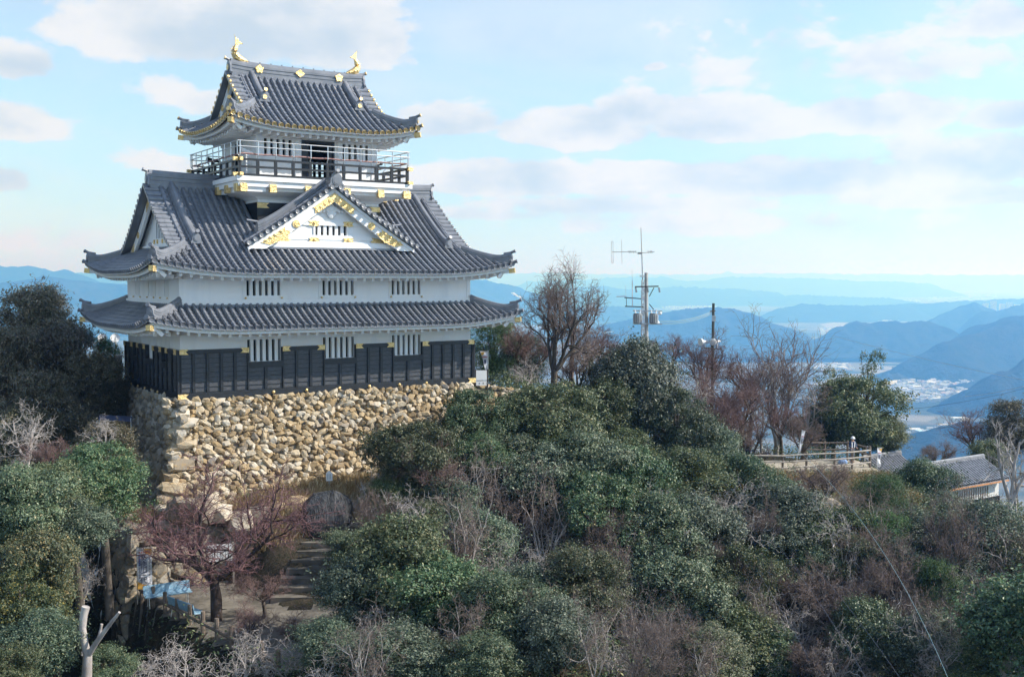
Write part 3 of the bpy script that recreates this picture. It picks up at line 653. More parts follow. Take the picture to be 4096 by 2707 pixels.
bb.each('bargeboard', 'plaster', dg); gg.each('gold_plate', 'gold', dg); wh.build('carved_pendant', 'plaster', dg)
m = MB()
for x, r in ((DX-.0,.0),): m.box((DX-DHW+.5,wp-.22,7.02),(DX+DHW-.5,wp+.1,7.10)); m.box((DX-DHW+1.1,wp-.2,7.10),(DX+DHW-1.1,wp,7.12))
m.build('gable_foot_tiles', 'tile', dg)
# dormer roof: rows down both slopes, verge tiles to the front, descending ridges and a crested ridge
def dpt(sg, s, b, dzv=.0): s = np.asarray(s, float); return np.stack([DX+sg*s, np.broadcast_to(np.asarray(b,float), s.shape), np.array([dz(x) for x in s])+.14+dzv], -1)
bend = lambda s: max(1.0, 1.0 + 4.3*(1-s/DHW))
for sg in (-1,1):
    sl = np.arange(.15, DHW+.15, .27); sd = sl[::-1]
    for k in range(9):
        b = .75+k*.34
        lim = [s for s in sd if 1.1+4.0*(1-s/DHW) > b]
        if len(lim) > 2: tile_row(tl, None, dpt(sg, lim, b, .03), np.array([0,1.,0]))
    B0 = -.12
    V = np.concatenate([dpt(sg, sl, B0-.0, -.10), dpt(sg, sl, 5.2, -.10), dpt(sg, sl, 5.2, .02), dpt(sg, sl, B0, .02)]); n = len(sl); i = np.arange(n-1)
    tl.add(V, np.concatenate([np.stack([i+a*n, i+1+a*n, i+1+((a+1) % 4)*n, i+((a+1) % 4)*n], -1) for a in range(4)]))
    te.mark(); vg = np.arange(.22, DHW+.2, .305)
    for s in vg:                                                  # verge tiles
        tn = dpt(sg, [s+.1], 0)[0]-dpt(sg, [s-.1], 0)[0]; tn /= np.linalg.norm(tn)
        P = np.concatenate([dpt(sg, [s], b, .06) for b in (-.24, .05, .34)]); tile_row(tl, te, P, tn, .10)
    q = np.linspace(.1, DHW+.1, 14); tile_row(tl, None, dpt(sg, q[::-1], .44, .10), np.array([0,1.,0]), .10)
    rd.mark(); q = np.linspace(.15, DHW-.75, 14)[::-1]; P = dpt(sg, q, .92, .04); P[:,2] += .12*np.maximum(0, 1-np.arange(14)/4)**2
    rd.sweep(RIDGE(.22,.50), P); d = P[0]-P[1]; d[2] = 0; e = Vector(P[0]); f = Vector(d).normalized(); rd.tube([e+Vector((0,0,.46))-f*.3, e+Vector((0,0,.50))+f*.1, e+Vector((0,0,.55))+f*.5], .06, 6)
rd.mark(); P = np.array([(DX,b,DZ+.10) for b in np.linspace(-.05,4.8,8)]); rd.sweep(RIDGE(.22,.48), P)
oni(rd, None, (DX,-.14,DZ+.02), (0,-1,0), .34, .70)
do = tl.build('dormer_roof', 'tile', keep); te.each('verge_tile_ends', 'tile_pale', do); rd.each('dormer_ridge', 'tile', do)
# ---------------------------------------------------------------- coin telescopes on the balcony
def telescope(x, y, rz, colour, label):
    e = empty('coin_telescope', keepw(x, y, 10.52), TH+rz, label, 'telescope', 'telescopes on the balcony')
    a = MB(); a.tube([(0,0,0),(0,0,1.15)], .05, 8); a.tube([(0,0,0),(0,0,.05)], .16, 10); a.build('stand', colour, e)
    b = MB(); b.tube([(-.38,0,1.20),(-.1,0,1.25),(.30,0,1.34)], [.06,.09,.11], 10); b.box((-.16,-.09,1.05),(.05,.09,1.2)); b.build('scope', colour, e)
M['black_metal'] = mat('black_metal', (.02,.02,.022), .4)[0]
telescope(3.95,1.75,3.4,'white_paint','white coin telescope by the front corner of the balcony railing')
telescope(3.85,6.6,2.9,'black_metal','dark telescope at the shaded side of the balcony')
telescope(12.0,3.6,.4,'black_metal','black telescope at the sunlit end of the balcony')
# ================================================================ WHAT GROWS WHERE: kind, pixel, half width, label, distance, stretch
T = [
# left of the keep, in its shade
('D',75,775,108,'dark vine tangled evergreen at the left photo edge, tallest left of the keep',60,.92),('D',150,850,92,'dark vine hung tree between the left edge and the satellite dishes',57,1.0),('D',20,880,90,'dark brownish evergreen low at the left edge under the tallest one',54,1.1),
('D',195,905,70,'dark shaded evergreen just left of the shaded stone corner',55,1.1),('C',243,845,36,'thin dark conifer in front of the satellite dishes',61,1.9),('D',110,960,80,'shadowy vine covered tree behind the two pale bare saplings',51,1),
('D',40,1010,85,'black green thicket at the left edge behind the pale forked sapling',50,.8),('D',170,1010,70,'dark thicket behind the low reddish shrubs left of the stone corner',52,.8),('D',285,935,45,'dark bush against the shaded side of the stone base',57,1.0),('D',250,1050,70,'dark bush under the blue canopy',48,.7),('D',95,745,58,'thin topped dark tree at the left edge beside the tallest one',64,1.0),
('P',62,985,70,'pale forked bare sapling in the shade at the left edge',46,1.2),('P',245,985,46,'whitish bare sapling in front of the blue canopy',47,1.0),('R',130,1045,62,'low reddish bare shrub between the two pale saplings',44,.8),('P',28,1085,48,'reddish grey twiggy shrub low at the left edge',42,.8),
('E',236,1112,92,'bright leaved evergreen bush below the shaded stone corner',43,.85),('E',130,1140,80,'rounded evergreen left of the bright bush below the stone corner',41,.85),('E',50,1190,95,'evergreen at the left edge above the yellowing one',39,.95),
('E',175,1225,85,'evergreen overhanging the dark hollow left of the banner',40,.9),('Y',85,1320,92,'yellowing evergreen at the left edge, level with the banner',37,1.0),('Y',40,1420,95,'yellow flecked evergreen at the left edge, below the other yellowing one',35,1.0),
('E',110,1490,90,'evergreen in the lower left corner behind the cut trunk',34,.9),('E',20,1560,80,'evergreen filling the extreme lower left corner',32,.9),('E',250,1545,62,'low evergreen right of the cut trunk at the bottom edge',35,.8),('P',190,1330,50,'bare grey sapling in the dark hollow left of the banner',42,1.2),
# terrace
('A',505,1258,200,'red twigged spreading maple over the blue benches',42.5,1.0),
('R',605,1345,78,'low reddish bare shrub right of the maple trunk',43,.7),('R',575,1440,70,'thin red twigged shrub in front of the stone steps',40,.7),
('P',420,1530,95,'pale leafless shrub in front of the log fence',36,.9),('P',560,1500,80,'whitish tangled bare tree in front of the maple trunk',36.5,1.15),('P',650,1520,85,'grey bare shrub at the bottom edge right of the whitish tangled tree',37,.9),('R',690,1450,80,'reddish bare shrub with orange leaf scraps beside the steps',40,.7),('P',330,1540,60,'dark grey bare shrub below the left end of the log fence',35.5,.8),
# below the keep
('E',930,1330,143,'broad evergreen beside the stone steps',None,.9),('E',830,1290,80,'evergreen overhanging the upper stone steps',46.5,.8),('E',860,1400,109,'evergreen below the broad one beside the steps',None,.85),('E',1050,1200,97,'bright evergreen under the middle of the stone base',None,.9),
('E',960,1060,92,'evergreen climbing the stone base with a bare tree through it',51.5,.9),('R',1005,1070,95,'brown bare tree growing through the evergreen on the stone base',50.5,.9),('E',1110,990,80,'dark evergreen at the right foot of the stone base',56,.9),('E',905,1140,57,'dark evergreen just right of the dark boulder',50.5,.8),
('P',955,1170,85,'pale crooked bare tree right of the dark boulder',49,.8),('E',1020,1400,114,'evergreen in the lower middle, left of the pale bare thicket',None,.8),('E',760,1500,95,'evergreen below the stone steps',None,.7),('E',900,1520,114,'evergreen at the bottom edge under the broad one by the steps',None,.75),('Y',1000,1540,70,'olive evergreen with orange leaf scraps at the bottom edge',None,.7),
('P',1170,1270,110,'pale tangled bare thicket in the middle of the slope',None,.9),('P',1260,1290,95,'whitish curling bare tree right of the pale thicket',None,1.0),('P',1230,1360,85,'grey bare tree below the pale thicket',None,.9),
# right of the keep
('C',1140,815,62,'soft green conifer right of the keep behind the white sign',71,1.1),('C',1215,830,55,'dark green conifer between the keep and the big bare tree',74,1.0),('K',1285,745,108,'big bare tree with rising limbs right of the keep',66,1.0),('R',1195,790,85,'reddish bare tree against the right end of the keep',70,.8),('R',1375,800,85,'red brown bare tree behind the brown pole',74,.85),('B',1330,850,75,'brown twiggy tree under the big bare tree',69,.8),
('P',1220,850,52,'pale bent bare tree beside the white sign',64,.9),('E',1285,965,112,'large evergreen right of the stone base',58,.95),('E',1185,1095,92,'evergreen in front of the pale bent trunks below the stone base',54,.8),('E',1290,1065,85,'evergreen under the large one right of the stone base',55,.8),('E',1120,1080,70,'low dark evergreen under the right half of the stone base',53,.8),('P',1080,1090,80,'pale leafless tree leaning across the stone base',52,.9),('E',1215,1010,75,'evergreen close against the end of the stone base',58,.9),('E',1478,905,100,'tall rounded evergreen under the radio mast',67,1.1),('E',1400,950,80,'evergreen left of the tall rounded one under the mast',64,1.0),
('E',1560,985,85,'evergreen right of the tall rounded one under the mast',66,.9),('E',1450,1060,90,'evergreen in front of the white vending machines',61,.8),('E',1350,1090,109,'evergreen on the slope left of the vending machines',None,.85),('C',1430,1090,45,'small fresh green conifer left of the vending machines',58,1.0),('E',1240,1120,103,'dark evergreen on the slope below the large one by the stone base',None,.85),('R',1150,1060,60,'twiggy brown tree leaning over the right end of the stone base',56,.8),
('R',1630,840,100,'reddish bare tree behind the loudspeaker pole',79,.9),('R',1560,800,60,'red brown bare treetop right of the transformers',84,.9),('R',1720,900,95,'red twigged bare tree right of the loudspeaker pole',75,.95),('T',1800,850,105,'tall pale bare tree standing highest against the blue hills',78,1.2),('R',1810,960,75,'reddish bare tree under the tall pale one',76,.8),('B',1740,1010,85,'brown bare tree with a forked trunk behind the path fence',75.5,.9),('R',1650,970,80,'red brown thicket left of the forked bare tree',73,.8),
('E',1655,1060,72,'evergreen at the left end of the path fence',66,.9),('E',1985,955,92,'dense evergreen behind the person in the white helmet',81,1.0),('E',1905,985,62,'evergreen left of the dense one behind the path fence',82,.9),('S',2008,895,42,'spindly evergreen top rising above the dense one',83,1.6),('S',1935,915,38,'thin evergreen spray left of the spindly top',83,1.3),('E',2060,1010,50,'low evergreen beyond the end of the path fence',80,.9),('B',1870,1010,60,'brown bare shrub beside the leaning white banner',74,.8),
('R',1235,805,72,'reddish bare tree between the keep and the big bare tree',71,.85),('R',1430,835,72,'purple brown bare tree left of the radio mast',72,.9),('R',1625,935,105,'broad reddish bare tree between the tall rounded evergreen and the path fence',75,.9),('R',1735,850,80,'red grey bare treetop right of the loudspeaker pole',80,.95),('V',1590,885,85,'pinkish bare tree right of the tall rounded evergreen',73,.9),('R',1690,955,85,'red brown bare tree leaning over the left end of the path fence',73,.85),('V',1765,925,85,'fine grey pink bare tree between the loudspeaker pole and the tall pale tree',77,1.0),('V',1865,905,78,'fine twigged bare tree right of the tall pale one',80,1.0),('P',1180,740,60,'thin pale bare treetop touching the right eaves of the keep',72,1.1),
('E',2190,1250,86,'evergreen below the brown patched one in front of the hut',None,.8),('E',2110,1270,69,'small evergreen right of the lower dark conifer',None,.9),('E',2240,1340,86,'evergreen in the grey thicket at the right',None,.8),('E',1960,1310,86,'evergreen under the lower dark conifer',None,.8),('E',1880,1330,69,'small evergreen among the brown leafless trees',None,.8),('E',1640,1520,97,'evergreen at the bottom edge beside the pinkish brown twigs',None,.8),('E',1780,1510,80,'small evergreen at the bottom edge between two leafless trees',None,.8),('E',1220,1400,92,'evergreen under the whitish curling bare tree',None,.9),('E',1090,1270,92,'evergreen left of the pale tangled thicket',None,.9),('E',1000,1230,86,'evergreen under the pale crooked bare tree',None,.85),('E',1450,1130,92,'evergreen just below the fresh green conifer',None,.9),
# right edge
('R',2265,995,85,'reddish bare tree behind the tiled hut',88,.9),('B',2185,1045,60,'dark red brown shrub behind the ridge of the tiled hut',84,.7),('D',2350,990,70,'brownish tangled evergreen at the right edge behind the tiled hut',86,.9),('Q',2318,1040,95,'tall pale trunked bare tree in front of the tiled hut',64.5,1.35),('E',2290,1060,45,'dark evergreen right behind the hut roof',80,.9),('P',2355,1060,55,'pale limbed bare tree at the right edge',70,1.2),
('C',2040,1165,66,'dark green conifer below the end of the path fence',None,1.0),('C',2035,1250,72,'lower dark green conifer in the same column as the one below the fence',None,.9),('E',2130,1150,71,'evergreen hiding the left end of the tiled hut',66,.9),('E',2200,1180,58,'evergreen with a brown patch in front of the tiled hut',63,.75),('E',2310,1260,97,'evergreen below the pale trunk at the right edge',None,.9),('E',2360,1330,92,'evergreen at the right edge halfway down the slope',None,1.0),('P',2230,1260,95,'grey bare tree spreading low below the tiled hut',None,.8),('P',2150,1330,80,'dark trunked bare tree with pale twigs below the conifers',None,.85),('P',2280,1370,95,'fine grey leafless thicket at the right edge of the slope',None,.7),
# the slope below the path
('B',1900,1110,90,'orange brown leafless bush on the bank below the path fence',64,.6),('B',1840,1135,75,'russet leafless bush under the middle of the path fence',None,.6),('E',1740,1130,92,'evergreen under the left part of the path fence',None,.8),('E',1590,1120,97,'evergreen below the vending machines',None,.8),('P',1520,1150,85,'pale arching bare tree below the vending machines',None,.9),('E',1500,1230,114,'evergreen in the centre of the slope',None,.85),('P',1680,1180,95,'grey bare tree with a straight trunk in the middle of the slope',None,1.1),('E',1620,1250,103,'evergreen under the straight grey bare tree',None,.85),('E',1830,1200,101,'bright leaved evergreen below the russet bushes',None,.8),('E',1930,1230,92,'evergreen left of the lower conifer',None,.8),
('E',1380,1210,109,'evergreen between the pale thicket and the centre of the slope',None,.85),('P',1400,1270,75,'bent grey bare tree among the evergreens left of the slope centre',None,.9),('E',1340,1380,114,'evergreen below the whitish curling tree',None,.85),('E',1150,1440,114,'evergreen at the bottom centre left',None,.8),('E',1290,1490,109,'evergreen at the bottom centre',None,.8),('P',1450,1400,90,'pale bare tree with a crooked limb at the bottom centre',None,.95),('E',1490,1350,103,'evergreen right of the bottom centre',None,.85),('P',1420,1510,80,'fine pale bare shrub at the bottom edge centre',None,.8),
('E',1720,1340,114,'round pale green evergreen on the lower slope',None,.85),('E',1600,1400,109,'shaded evergreen on the lower slope left of the round pale one',None,.85),('B',1560,1520,100,'pinkish brown fine twigged tree at the bottom edge',None,.8),('B',1840,1340,105,'brown leafless tree in the middle of the lower right slope',None,.85),('B',1930,1400,100,'purple brown leafless tree right of the brown one on the lower slope',None,.85),('P',1800,1440,100,'grey leafless tree with long limbs on the lower slope',None,.85),('E',1690,1460,103,'evergreen left of the grey long limbed tree',None,.8),('P',1710,1530,100,'pale leafless tree with forked limbs at the bottom edge',None,.8),('B',1870,1520,110,'brown thicket at the bottom edge under the long limbed tree',None,.8),('E',1990,1490,103,'evergreen at the bottom edge right of the brown thicket',None,.85),
('C',2165,1400,66,'bright green conifer in the lower right',None,1.3),('E',2130,1490,97,'evergreen below the bright green conifer',None,.85),('E',2060,1330,80,'evergreen between the two dark conifers and the bright one',None,.85),('B',2060,1420,80,'brown leafless tree left of the bright green conifer',None,.85),('P',2260,1480,75,'pale bare shrub in the dark hollow at the lower right',None,.9),('E',2340,1440,92,'dark evergreen at the right edge above the concrete post',None,.9),('E',2440,1440,172,'evergreen added just past the right edge to shade the concrete block',41.5,.9),('E',2300,1550,97,'evergreen in the lower right corner',None,.7),('B',2210,1540,70,'brown twiggy shrub at the bottom edge near the lower right corner',None,.7),  # the tree past the right edge is added to shade the concrete block
('E',1120,1540,97,'low evergreen at the bottom edge left of centre',None,.75),('P',1010,1490,75,'pale twiggy shrub over the olive evergreen at the bottom',None,.8),('E',1800,1270,80,'evergreen above the brown leafless tree on the slope',None,.8),('E',1545,1300,80,'small evergreen right of the slope centre',None,.85),
# extra
('P',1330,1170,85,'grey bare tree with upright twigs between the two evergreens under the vending machines',None,1.0),('P',1580,1190,80,'pale crooked bare tree right of the arching one',None,1.0),('R',1790,1150,75,'reddish bare tree among the evergreens under the path fence',None,1.0),('P',1900,1290,85,'greyish bare tree left of the lower conifer',None,1.0),('B',2000,1360,80,'brown bare tree in the gap left of the bright conifer',None,1.0),('P',1480,1290,80,'pale bare tree overlapping the evergreen at the slope centre',None,1.0),('P',1650,1330,75,'thin grey bare tree left of the round pale green evergreen',None,1.0),('P',1090,1340,80,'grey twisting bare tree left of the pale thicket',None,1.0),('B',1240,1440,80,'brown bare shrub at the bottom centre left',None,1.0),('P',1600,1470,85,'whitish bare tree among the pinkish twigs at the bottom',None,1.0),('P',2110,1250,75,'grey bare tree right of the lower conifer',None,1.0),('P',1960,1160,60,'bare grey tree between the russet bank and the upper conifer',None,1.0),('P',860,1470,80,'pale bare shrub below the evergreen by the steps',None,1.0),('P',1750,1230,75,'grey bare tree left of the bright leaved evergreen',None,1.0),('P',2330,1200,70,'bare grey shrub below the pale trunk at the right edge',None,1.0),('P',740,1560,80,'pale bare shrub at the bottom edge below the steps',None,1.0),
]
KINDS = {'V':(3.9,2.4),'E':(3.0,2.45),'Y':(3.0,2.45),'D':(3.0,2.45),'C':(3.0,2.45),'R':(4.2,2.9),'P':(3.4,2.7),'B':(4.0,2.8),'K':(5.0,2.5),'A':(2.9,4.3)}   # crown height and radius as grown
# ================================================================ GROUND
COR = []
def sm(x, a, b): t = np.clip((np.asarray(x,float)-a)/(b-a), 0, 1); return t*t*(3-2*t)
def hash2(i, j): h = np.sin(i*127.1+j*311.7)*43758.5453; return h-np.floor(h)
def vnoise(x, y):
    i, j = np.floor(x), np.floor(y); f, g = x-i, y-j; f = f*f*(3-2*f); g = g*g*(3-2*g)
    return (hash2(i,j)*(1-f)+hash2(i+1,j)*f)*(1-g)+(hash2(i,j+1)*(1-f)+hash2(i+1,j+1)*f)*g
def fbm(x, y, o=5):
    s, a, t = 0, .5, 0
    for k in range(o): s = s+a*vnoise(x*2**k+17.3*k, y*2**k-9.1*k); t += a; a *= .5
    return s/t
PLAIN = -325.0
FA, FB = np.array([-15.9,45.2]), np.array([-8.3,36.6])           # front edge of the bench terrace
FE = (FB-FA)/np.linalg.norm(FB-FA); FN = np.array([-FE[1], FE[0]]); FN = FN*np.sign(FN[0])
def G(x, y):
    x, y = np.asarray(x,float), np.asarray(y,float)
    right = np.interp(y, [5,15,30,42,48,54,62,69,74,80,95,120,160,600,900], [-27,-24,-20,-15.6,-12.6,-9.6,-7.6,-6.8,-6.8,-8.5,-14,-30,-60,-322,-327]) - 3.8*sm(x,23.5,28)*sm(y,40,60)
    left = np.interp(y, [5,25,36,44,52,60,75,95,120,160,600,900], [-26,-20,-15.5,-12,-10,-9,-9.5,-14,-30,-60,-322,-327])
    dx, dy = x-CX0, y-CY0; a = math.cos(TH)*dx+math.sin(TH)*dy; b = -math.sin(TH)*dx+math.cos(TH)*dy
    ct = np.interp(b, [-14,-9,-7,-4.4,-3.0,-1.2,3,20], [-8.0,-8.0,-7.6,-6.2,-5.2,-4.7,-4.4,-4.4]) + .05*np.clip(a,0,8)
    low = np.where(b < -2.05, -8.0, -5.1); ct = low+(ct-low)*sm(a,1.0,3.4)
    hill = -1.6 - 4*sm(a,21,27)                                   # behind and right of the keep
    ct = ct + (hill-ct)*sm(b,3,9)*0 
    d = (x-FA[0])*FN[0]+(y-FA[1])*FN[1]
    edge = np.where(d < 0, np.maximum(d*1.3,-3.2)+np.minimum(0,(d+2.5))*.45, 0)
    ct = ct+edge
    base = left+(right-left)*sm(x,-9,1)
    wt = sm(a,-3.6,-2.7)*(1-sm(a,9,14))*(1-sm(b,14,22))*sm(d,-9,-1.5)
    z = base+(ct-base)*wt
    wr = sm(a,13.5,15.5)*(1-sm(a,20,25))*sm(b,-.9,.3)*(1-sm(b,9,15)); z = z+(np.maximum(z,-.75)-z)*wr
    far = sm(y,75,100)
    n = (fbm(x*.35,y*.35,4)-.5)*1.1*(1-wt)*(1-wr)*(1-sm(y,66,68)*(1-sm(y,74,76))) + (fbm(x*.05,y*.05,4)-.5)*14*sm(y,110,200) + (fbm(x*1.5,y*1.5,3)-.5)*.16
    if len(COR):
        num, den = np.zeros_like(z), np.zeros_like(z)+.25
        for cx, cy, g in COR: q = np.exp(-((x-cx)**2+(y-cy)**2)/(2*2.6**2)); num = num+q*g; den = den+q
        zc = z+num/den*(1-sm(x,-20.5,-18.2)*(1-sm(x,-7,-3))*(1-sm(y,50,54)))*(1-wt)*(1-sm(y,66.5,68)*(1-sm(y,74.5,77))*sm(x,3,7))
        z = np.minimum(zc, np.maximum(z, -1.6))
    return z+n
CL_ = []
for r_ in T:                                                       # let the ground rise to the foot of the trees set at a given distance
    if r_[0] in KINDS and len(r_) > 5 and r_[5] and r_[5] < 78 and r_[1:3] not in ((190,1330),(250,1545),(515,1240),(175,1225)):
        k_, u_, v_, ru_, _, Y_ = r_[:6]; hc_, rad_ = KINDS[k_]; d_ = ray(u_, v_); zs_ = r_[6] if len(r_) > 6 else 1.0; s_ = ru_*K/FPX*Y_/rad_
        x_ = d_.x*Y_/d_.y; z_ = CAM_Z+d_.z*Y_/d_.y-hc_*s_*zs_; g_ = z_-float(G(x_, Y_))
        if .3 < g_: CL_.append((x_, Y_, min(g_, 9.5)))
COR = CL_
def ray_ground(u, v, lo=18., hi=95.):
    d = ray(u, v); p = None
    for Y in np.arange(lo, hi, .25):
        z = CAM_Z+d.z*Y/d.y; x = d.x*Y/d.y
        if z <= float(G(x, Y)): return Vector((x, Y, float(G(x,Y))))
    return Vector((d.x*hi/d.y, hi, float(G(d.x*hi/d.y, hi))))
M['soil'], t, b_ = mat('soil', (.1,.08,.06), .95, .15)
tcn = t.node('ShaderNodeTexCoord'); o_ = tcn.outputs['Object']
n_a = t.noise(o_, .45, 6, .65); n_b = t.noise(o_, 6, 5, .7)
c_ = t.mix(t.smooth(n_a,.4,.62), (.030,.027,.020), (.078,.062,.044)); c_ = t.mix(t.smooth(n_b,.45,.7), c_, (.020,.028,.016))
t.set(b_.inputs['Base Color'], c_); t.set(b_.inputs['Normal'], t.node('ShaderNodeBump', {'Strength': .9, 'Distance': .12, 'Height': t.noise(o_, 7, 6, .7)}))
def sheet(xs, ys, f, name, m, kind='structure', smooth=True):
    X, Y = np.meshgrid(xs, ys); Z = f(X, Y); nx = len(xs); mb = MB()
    i = np.arange(len(ys)-1)[:,None]*nx; j = np.arange(nx-1)[None,:]
    mb.add(np.stack([X,Y,Z],-1).reshape(-1,3), np.stack([i+j,i+j+1,i+nx+j+1,i+nx+j],-1).reshape(-1,4))
    return tag(mb.build(name, m, None, smooth), kind=kind)
sheet(np.concatenate([np.linspace(-700,-80,25), np.linspace(-60,-30,16), np.arange(-29,36,.45), np.linspace(38,70,18), np.linspace(90,700,25)]),
      np.concatenate([np.arange(4,84,.45), np.linspace(86,140,25), np.linspace(150,900,40)]), G, 'hilltop_ground', M['soil'])
# the terrace and the ridge path: thin paved sheets on the ground
def patch(poly, name, m, dz=.03, st=.5):
    P = np.array(poly); xs = np.arange(P[:,0].min(), P[:,0].max()+st, st); ys = np.arange(P[:,1].min(), P[:,1].max()+st, st); mb = MB(); V, F = [], []
    ins = lambda x, y: sum(((P[i][1] > y) != (P[i-1][1] > y)) and (x < (P[i-1][0]-P[i][0])*(y-P[i][1])/(P[i-1][1]-P[i][1])+P[i][0]) for i in range(len(P))) % 2
    for x in xs[:-1]:
        for y in ys[:-1]:
            if ins(x+st/2, y+st/2):
                for p, q in ((x,y),(x+st,y),(x+st,y+st),(x,y+st)): V.append((p,q,float(G(p,q))+dz))
                F.append((len(V)-4,len(V)-3,len(V)-2,len(V)-1))
    mb.add(V, F); return tag(mb.build(name, m), kind='structure')
patch([tuple(keepw(-2.6,-2.4,0).xy), tuple(keepw(.9,-2.4,0).xy), tuple(keepw(2.0,-8.9,0).xy), tuple(keepw(9,-9.6,0).xy), tuple(keepw(12,-11.5,0).xy), (-7.4,37.2), tuple(FB+FN*.2), tuple(FA+FN*.2)], 'terrace_pavement', 'paving')
M['path'] = noisy('path', (.27,.235,.18), (.42,.38,.31), .8, .95, .1, bump=.3, bscale=9)
patch([(5,69.2),(24.6,68.6),(25.2,74),(5,75)], 'ridge_path', 'path')
# ================================================================ PLAIN, RIVER, HILLS, TOWNS
M['fields'], t, b_ = mat('fields', (.1,.1,.08), .95, .1)
o_ = t.node('ShaderNodeTexCoord').outputs['Object']
vo = t.node('ShaderNodeTexVoronoi', {'Vector': o_, 'Scale': .006}, feature='F1'); hv = t.node('ShaderNodeSeparateColor', {0: vo.outputs['Color']})
c_ = t.ramp(hv.outputs[0], [(0,(.05,.065,.035)),(.3,(.16,.14,.09)),(.55,(.09,.10,.06)),(.8,(.22,.20,.15)),(1,(.12,.12,.10))])
c_ = t.mix(t.smooth(t.noise(o_, .0011, 5, .6), .48, .58), c_, (.028,.042,.024))
t.set(b_.inputs['Base Color'], c_)
m = MB(); q = 46000.0; m.add([(-q,-15000,PLAIN),(q,-15000,PLAIN),(q,q,PLAIN),(-q,q,PLAIN)], [(0,1,2,3)]); tag(m.build('plain', M['fields']), kind='structure')
def onplain(u, v, z=PLAIN): d = ray(u, v); k = (z-CAM_Z)/d.z; return Vector((d.x*k, d.y*k, z))
def c4(x, y): return ((3200+x/2.24)/K, (1100+y/2.24)/K)          # a pixel of an enlargement -> 2373 px view
def c2(x, y): return ((1900+x/2.24)/K, (850+y/2.24)/K)
M['forest'], t, b_ = mat('forest', (.03,.045,.025), .95, .05)
o_ = t.node('ShaderNodeTexCoord').outputs['Object']
t.set(b_.inputs['Base Color'], t.mix(t.smooth(t.noise(o_, .02, 6, .7), .38, .62), (.010,.019,.011), (.034,.038,.026)))
t.set(b_.inputs['Normal'], t.node('ShaderNodeBump', {'Strength': 1.0, 'Distance': 14.0, 'Height': t.noise(o_, .035, 6, .75)}))
def hills(name, ridges, slope=2.0, n=110, spur=.30, label=None):
    P = []
    for line in ridges:
        L = [at(u, v, Y) for u, v, Y in line]
        for p, q in zip(L[:-1], L[1:]):
            for f in np.linspace(0, 1, 9): P.append((p.x+(q.x-p.x)*f, p.y+(q.y-p.y)*f, p.z+(q.z-p.z)*f-PLAIN))
    P = np.array(P); hm = P[:,2].max(); w = hm*slope*1.15; rng = P[:,:2]
    xs = np.linspace(rng[:,0].min()-w, rng[:,0].max()+w, int(n*1.6)); ys = np.linspace(rng[:,1].min()-w, rng[:,1].max()+w, n)
    def f(X, Y):
        Z = np.full(X.shape, -1e9); sc = 1/(hm*1.1)
        wx = X+(fbm(X*sc,Y*sc,4)-.5)*hm*1.0; wy = Y+(fbm(X*sc+31,Y*sc+7,4)-.5)*hm*1.0
        for px, py, h in P:
            d = np.sqrt((wx-px)**2+(wy-py)**2)/(max(h,20)*slope); d0 = np.sqrt((X-px)**2+(Y-py)**2)/(max(h,20)*slope); d = d*np.minimum(1,d0*3)+d0*(1-np.minimum(1,d0*3))
            Z = np.maximum(Z, h*(1-np.minimum(d,1.25)**1.15))
        Z = Z + (fbm(X*sc*3,Y*sc*3,5)-.5)*spur*np.clip(Z,0,hm)*.8
        return PLAIN+np.maximum(Z,-6)
    return sheet(xs, ys, f, name, M['forest'])
hills('hill', [[(1700,860,4700),(1800,822,4700),(1906,783,4800),(1950,754,4850),(1984,743,4900),(2040,748,4900),(2090,745,4900),(2151,745,4900),(2200,760,4900),(2250,795,4800),(2290,830,4700)]], 1.7)
hills('hill', [[(2125,850,3700),(2170,812,3750),(2242,775,3800),(2338,752,3900),(2373,728,4000),(2480,690,4200),(2600,650,4300)]], 1.7)
hills('hill', [[(2300,885,2700),(2373,850,2800),(2460,800,2900)]], 1.5)
hills('hill', [[(2150,758,6400),(2190,722,6500),(2225,709,6500),(2263,702,6500),(2295,710,6500),(2330,740,6300)],[(2240,770,5900),(2280,742,5900),(2310,722,5900),(2338,716,5900),(2373,704,6000),(2440,690,6200)],[(2340,725,7000),(2373,705,7000),(2420,700,7000)]], 1.7)
hills('hill', [[(1380,755,6000),(1470,735,5900),(1560,722,5900),(1640,712,5900),(1700,714,5900),(1760,735,5700),(1830,765,5500),(1880,790,5300)],[(1500,800,4900),(1600,780,4900),(1700,800,4900)]], 1.9)
hills('hill', [[(1800,716,8800),(1860,704,9000),(1960,706,9000),(2060,707,9200),(2100,703,9500),(2180,700,9500),(2300,693,9800),(2373,690,10000),(2500,695,10000)]], 2.6)
hills('hill', [[(1200,712,9000),(1300,716,9000),(1420,708,9000),(1500,712,9500)]], 2.4)
hills('hill', [[(1000,650,8600),(1095,645,9000),(1150,652,9000),(1215,672,9000),(1290,700,8800)]], 1.9)
hills('hill', [[(1240,690,13500),(1340,665,14000),(1400,664,14000),(1480,672,14000),(1560,663,14500),(1700,668,15000),(1800,676,15000)]], 2.4)
hills('hill', [[(1700,690,14500),(1850,682,14500),(1950,686,14500),(2060,690,14000),(2120,699,13500)]], 2.6)
hills('mountains', [[(1230,650,20000),(1390,645,21000),(1530,640,21000),(1600,651,21000),(1700,641,22000),(1850,643,22000),(2000,650,22000),(2150,655,22000)]], 2.6, 90)
hills('mountains', [[(1050,628,32000),(1300,632,34000),(1500,634,34000),(1750,631,34000),(2000,633,34000),(2200,636,34000),(2450,634,34000)]], 2.6, 70)
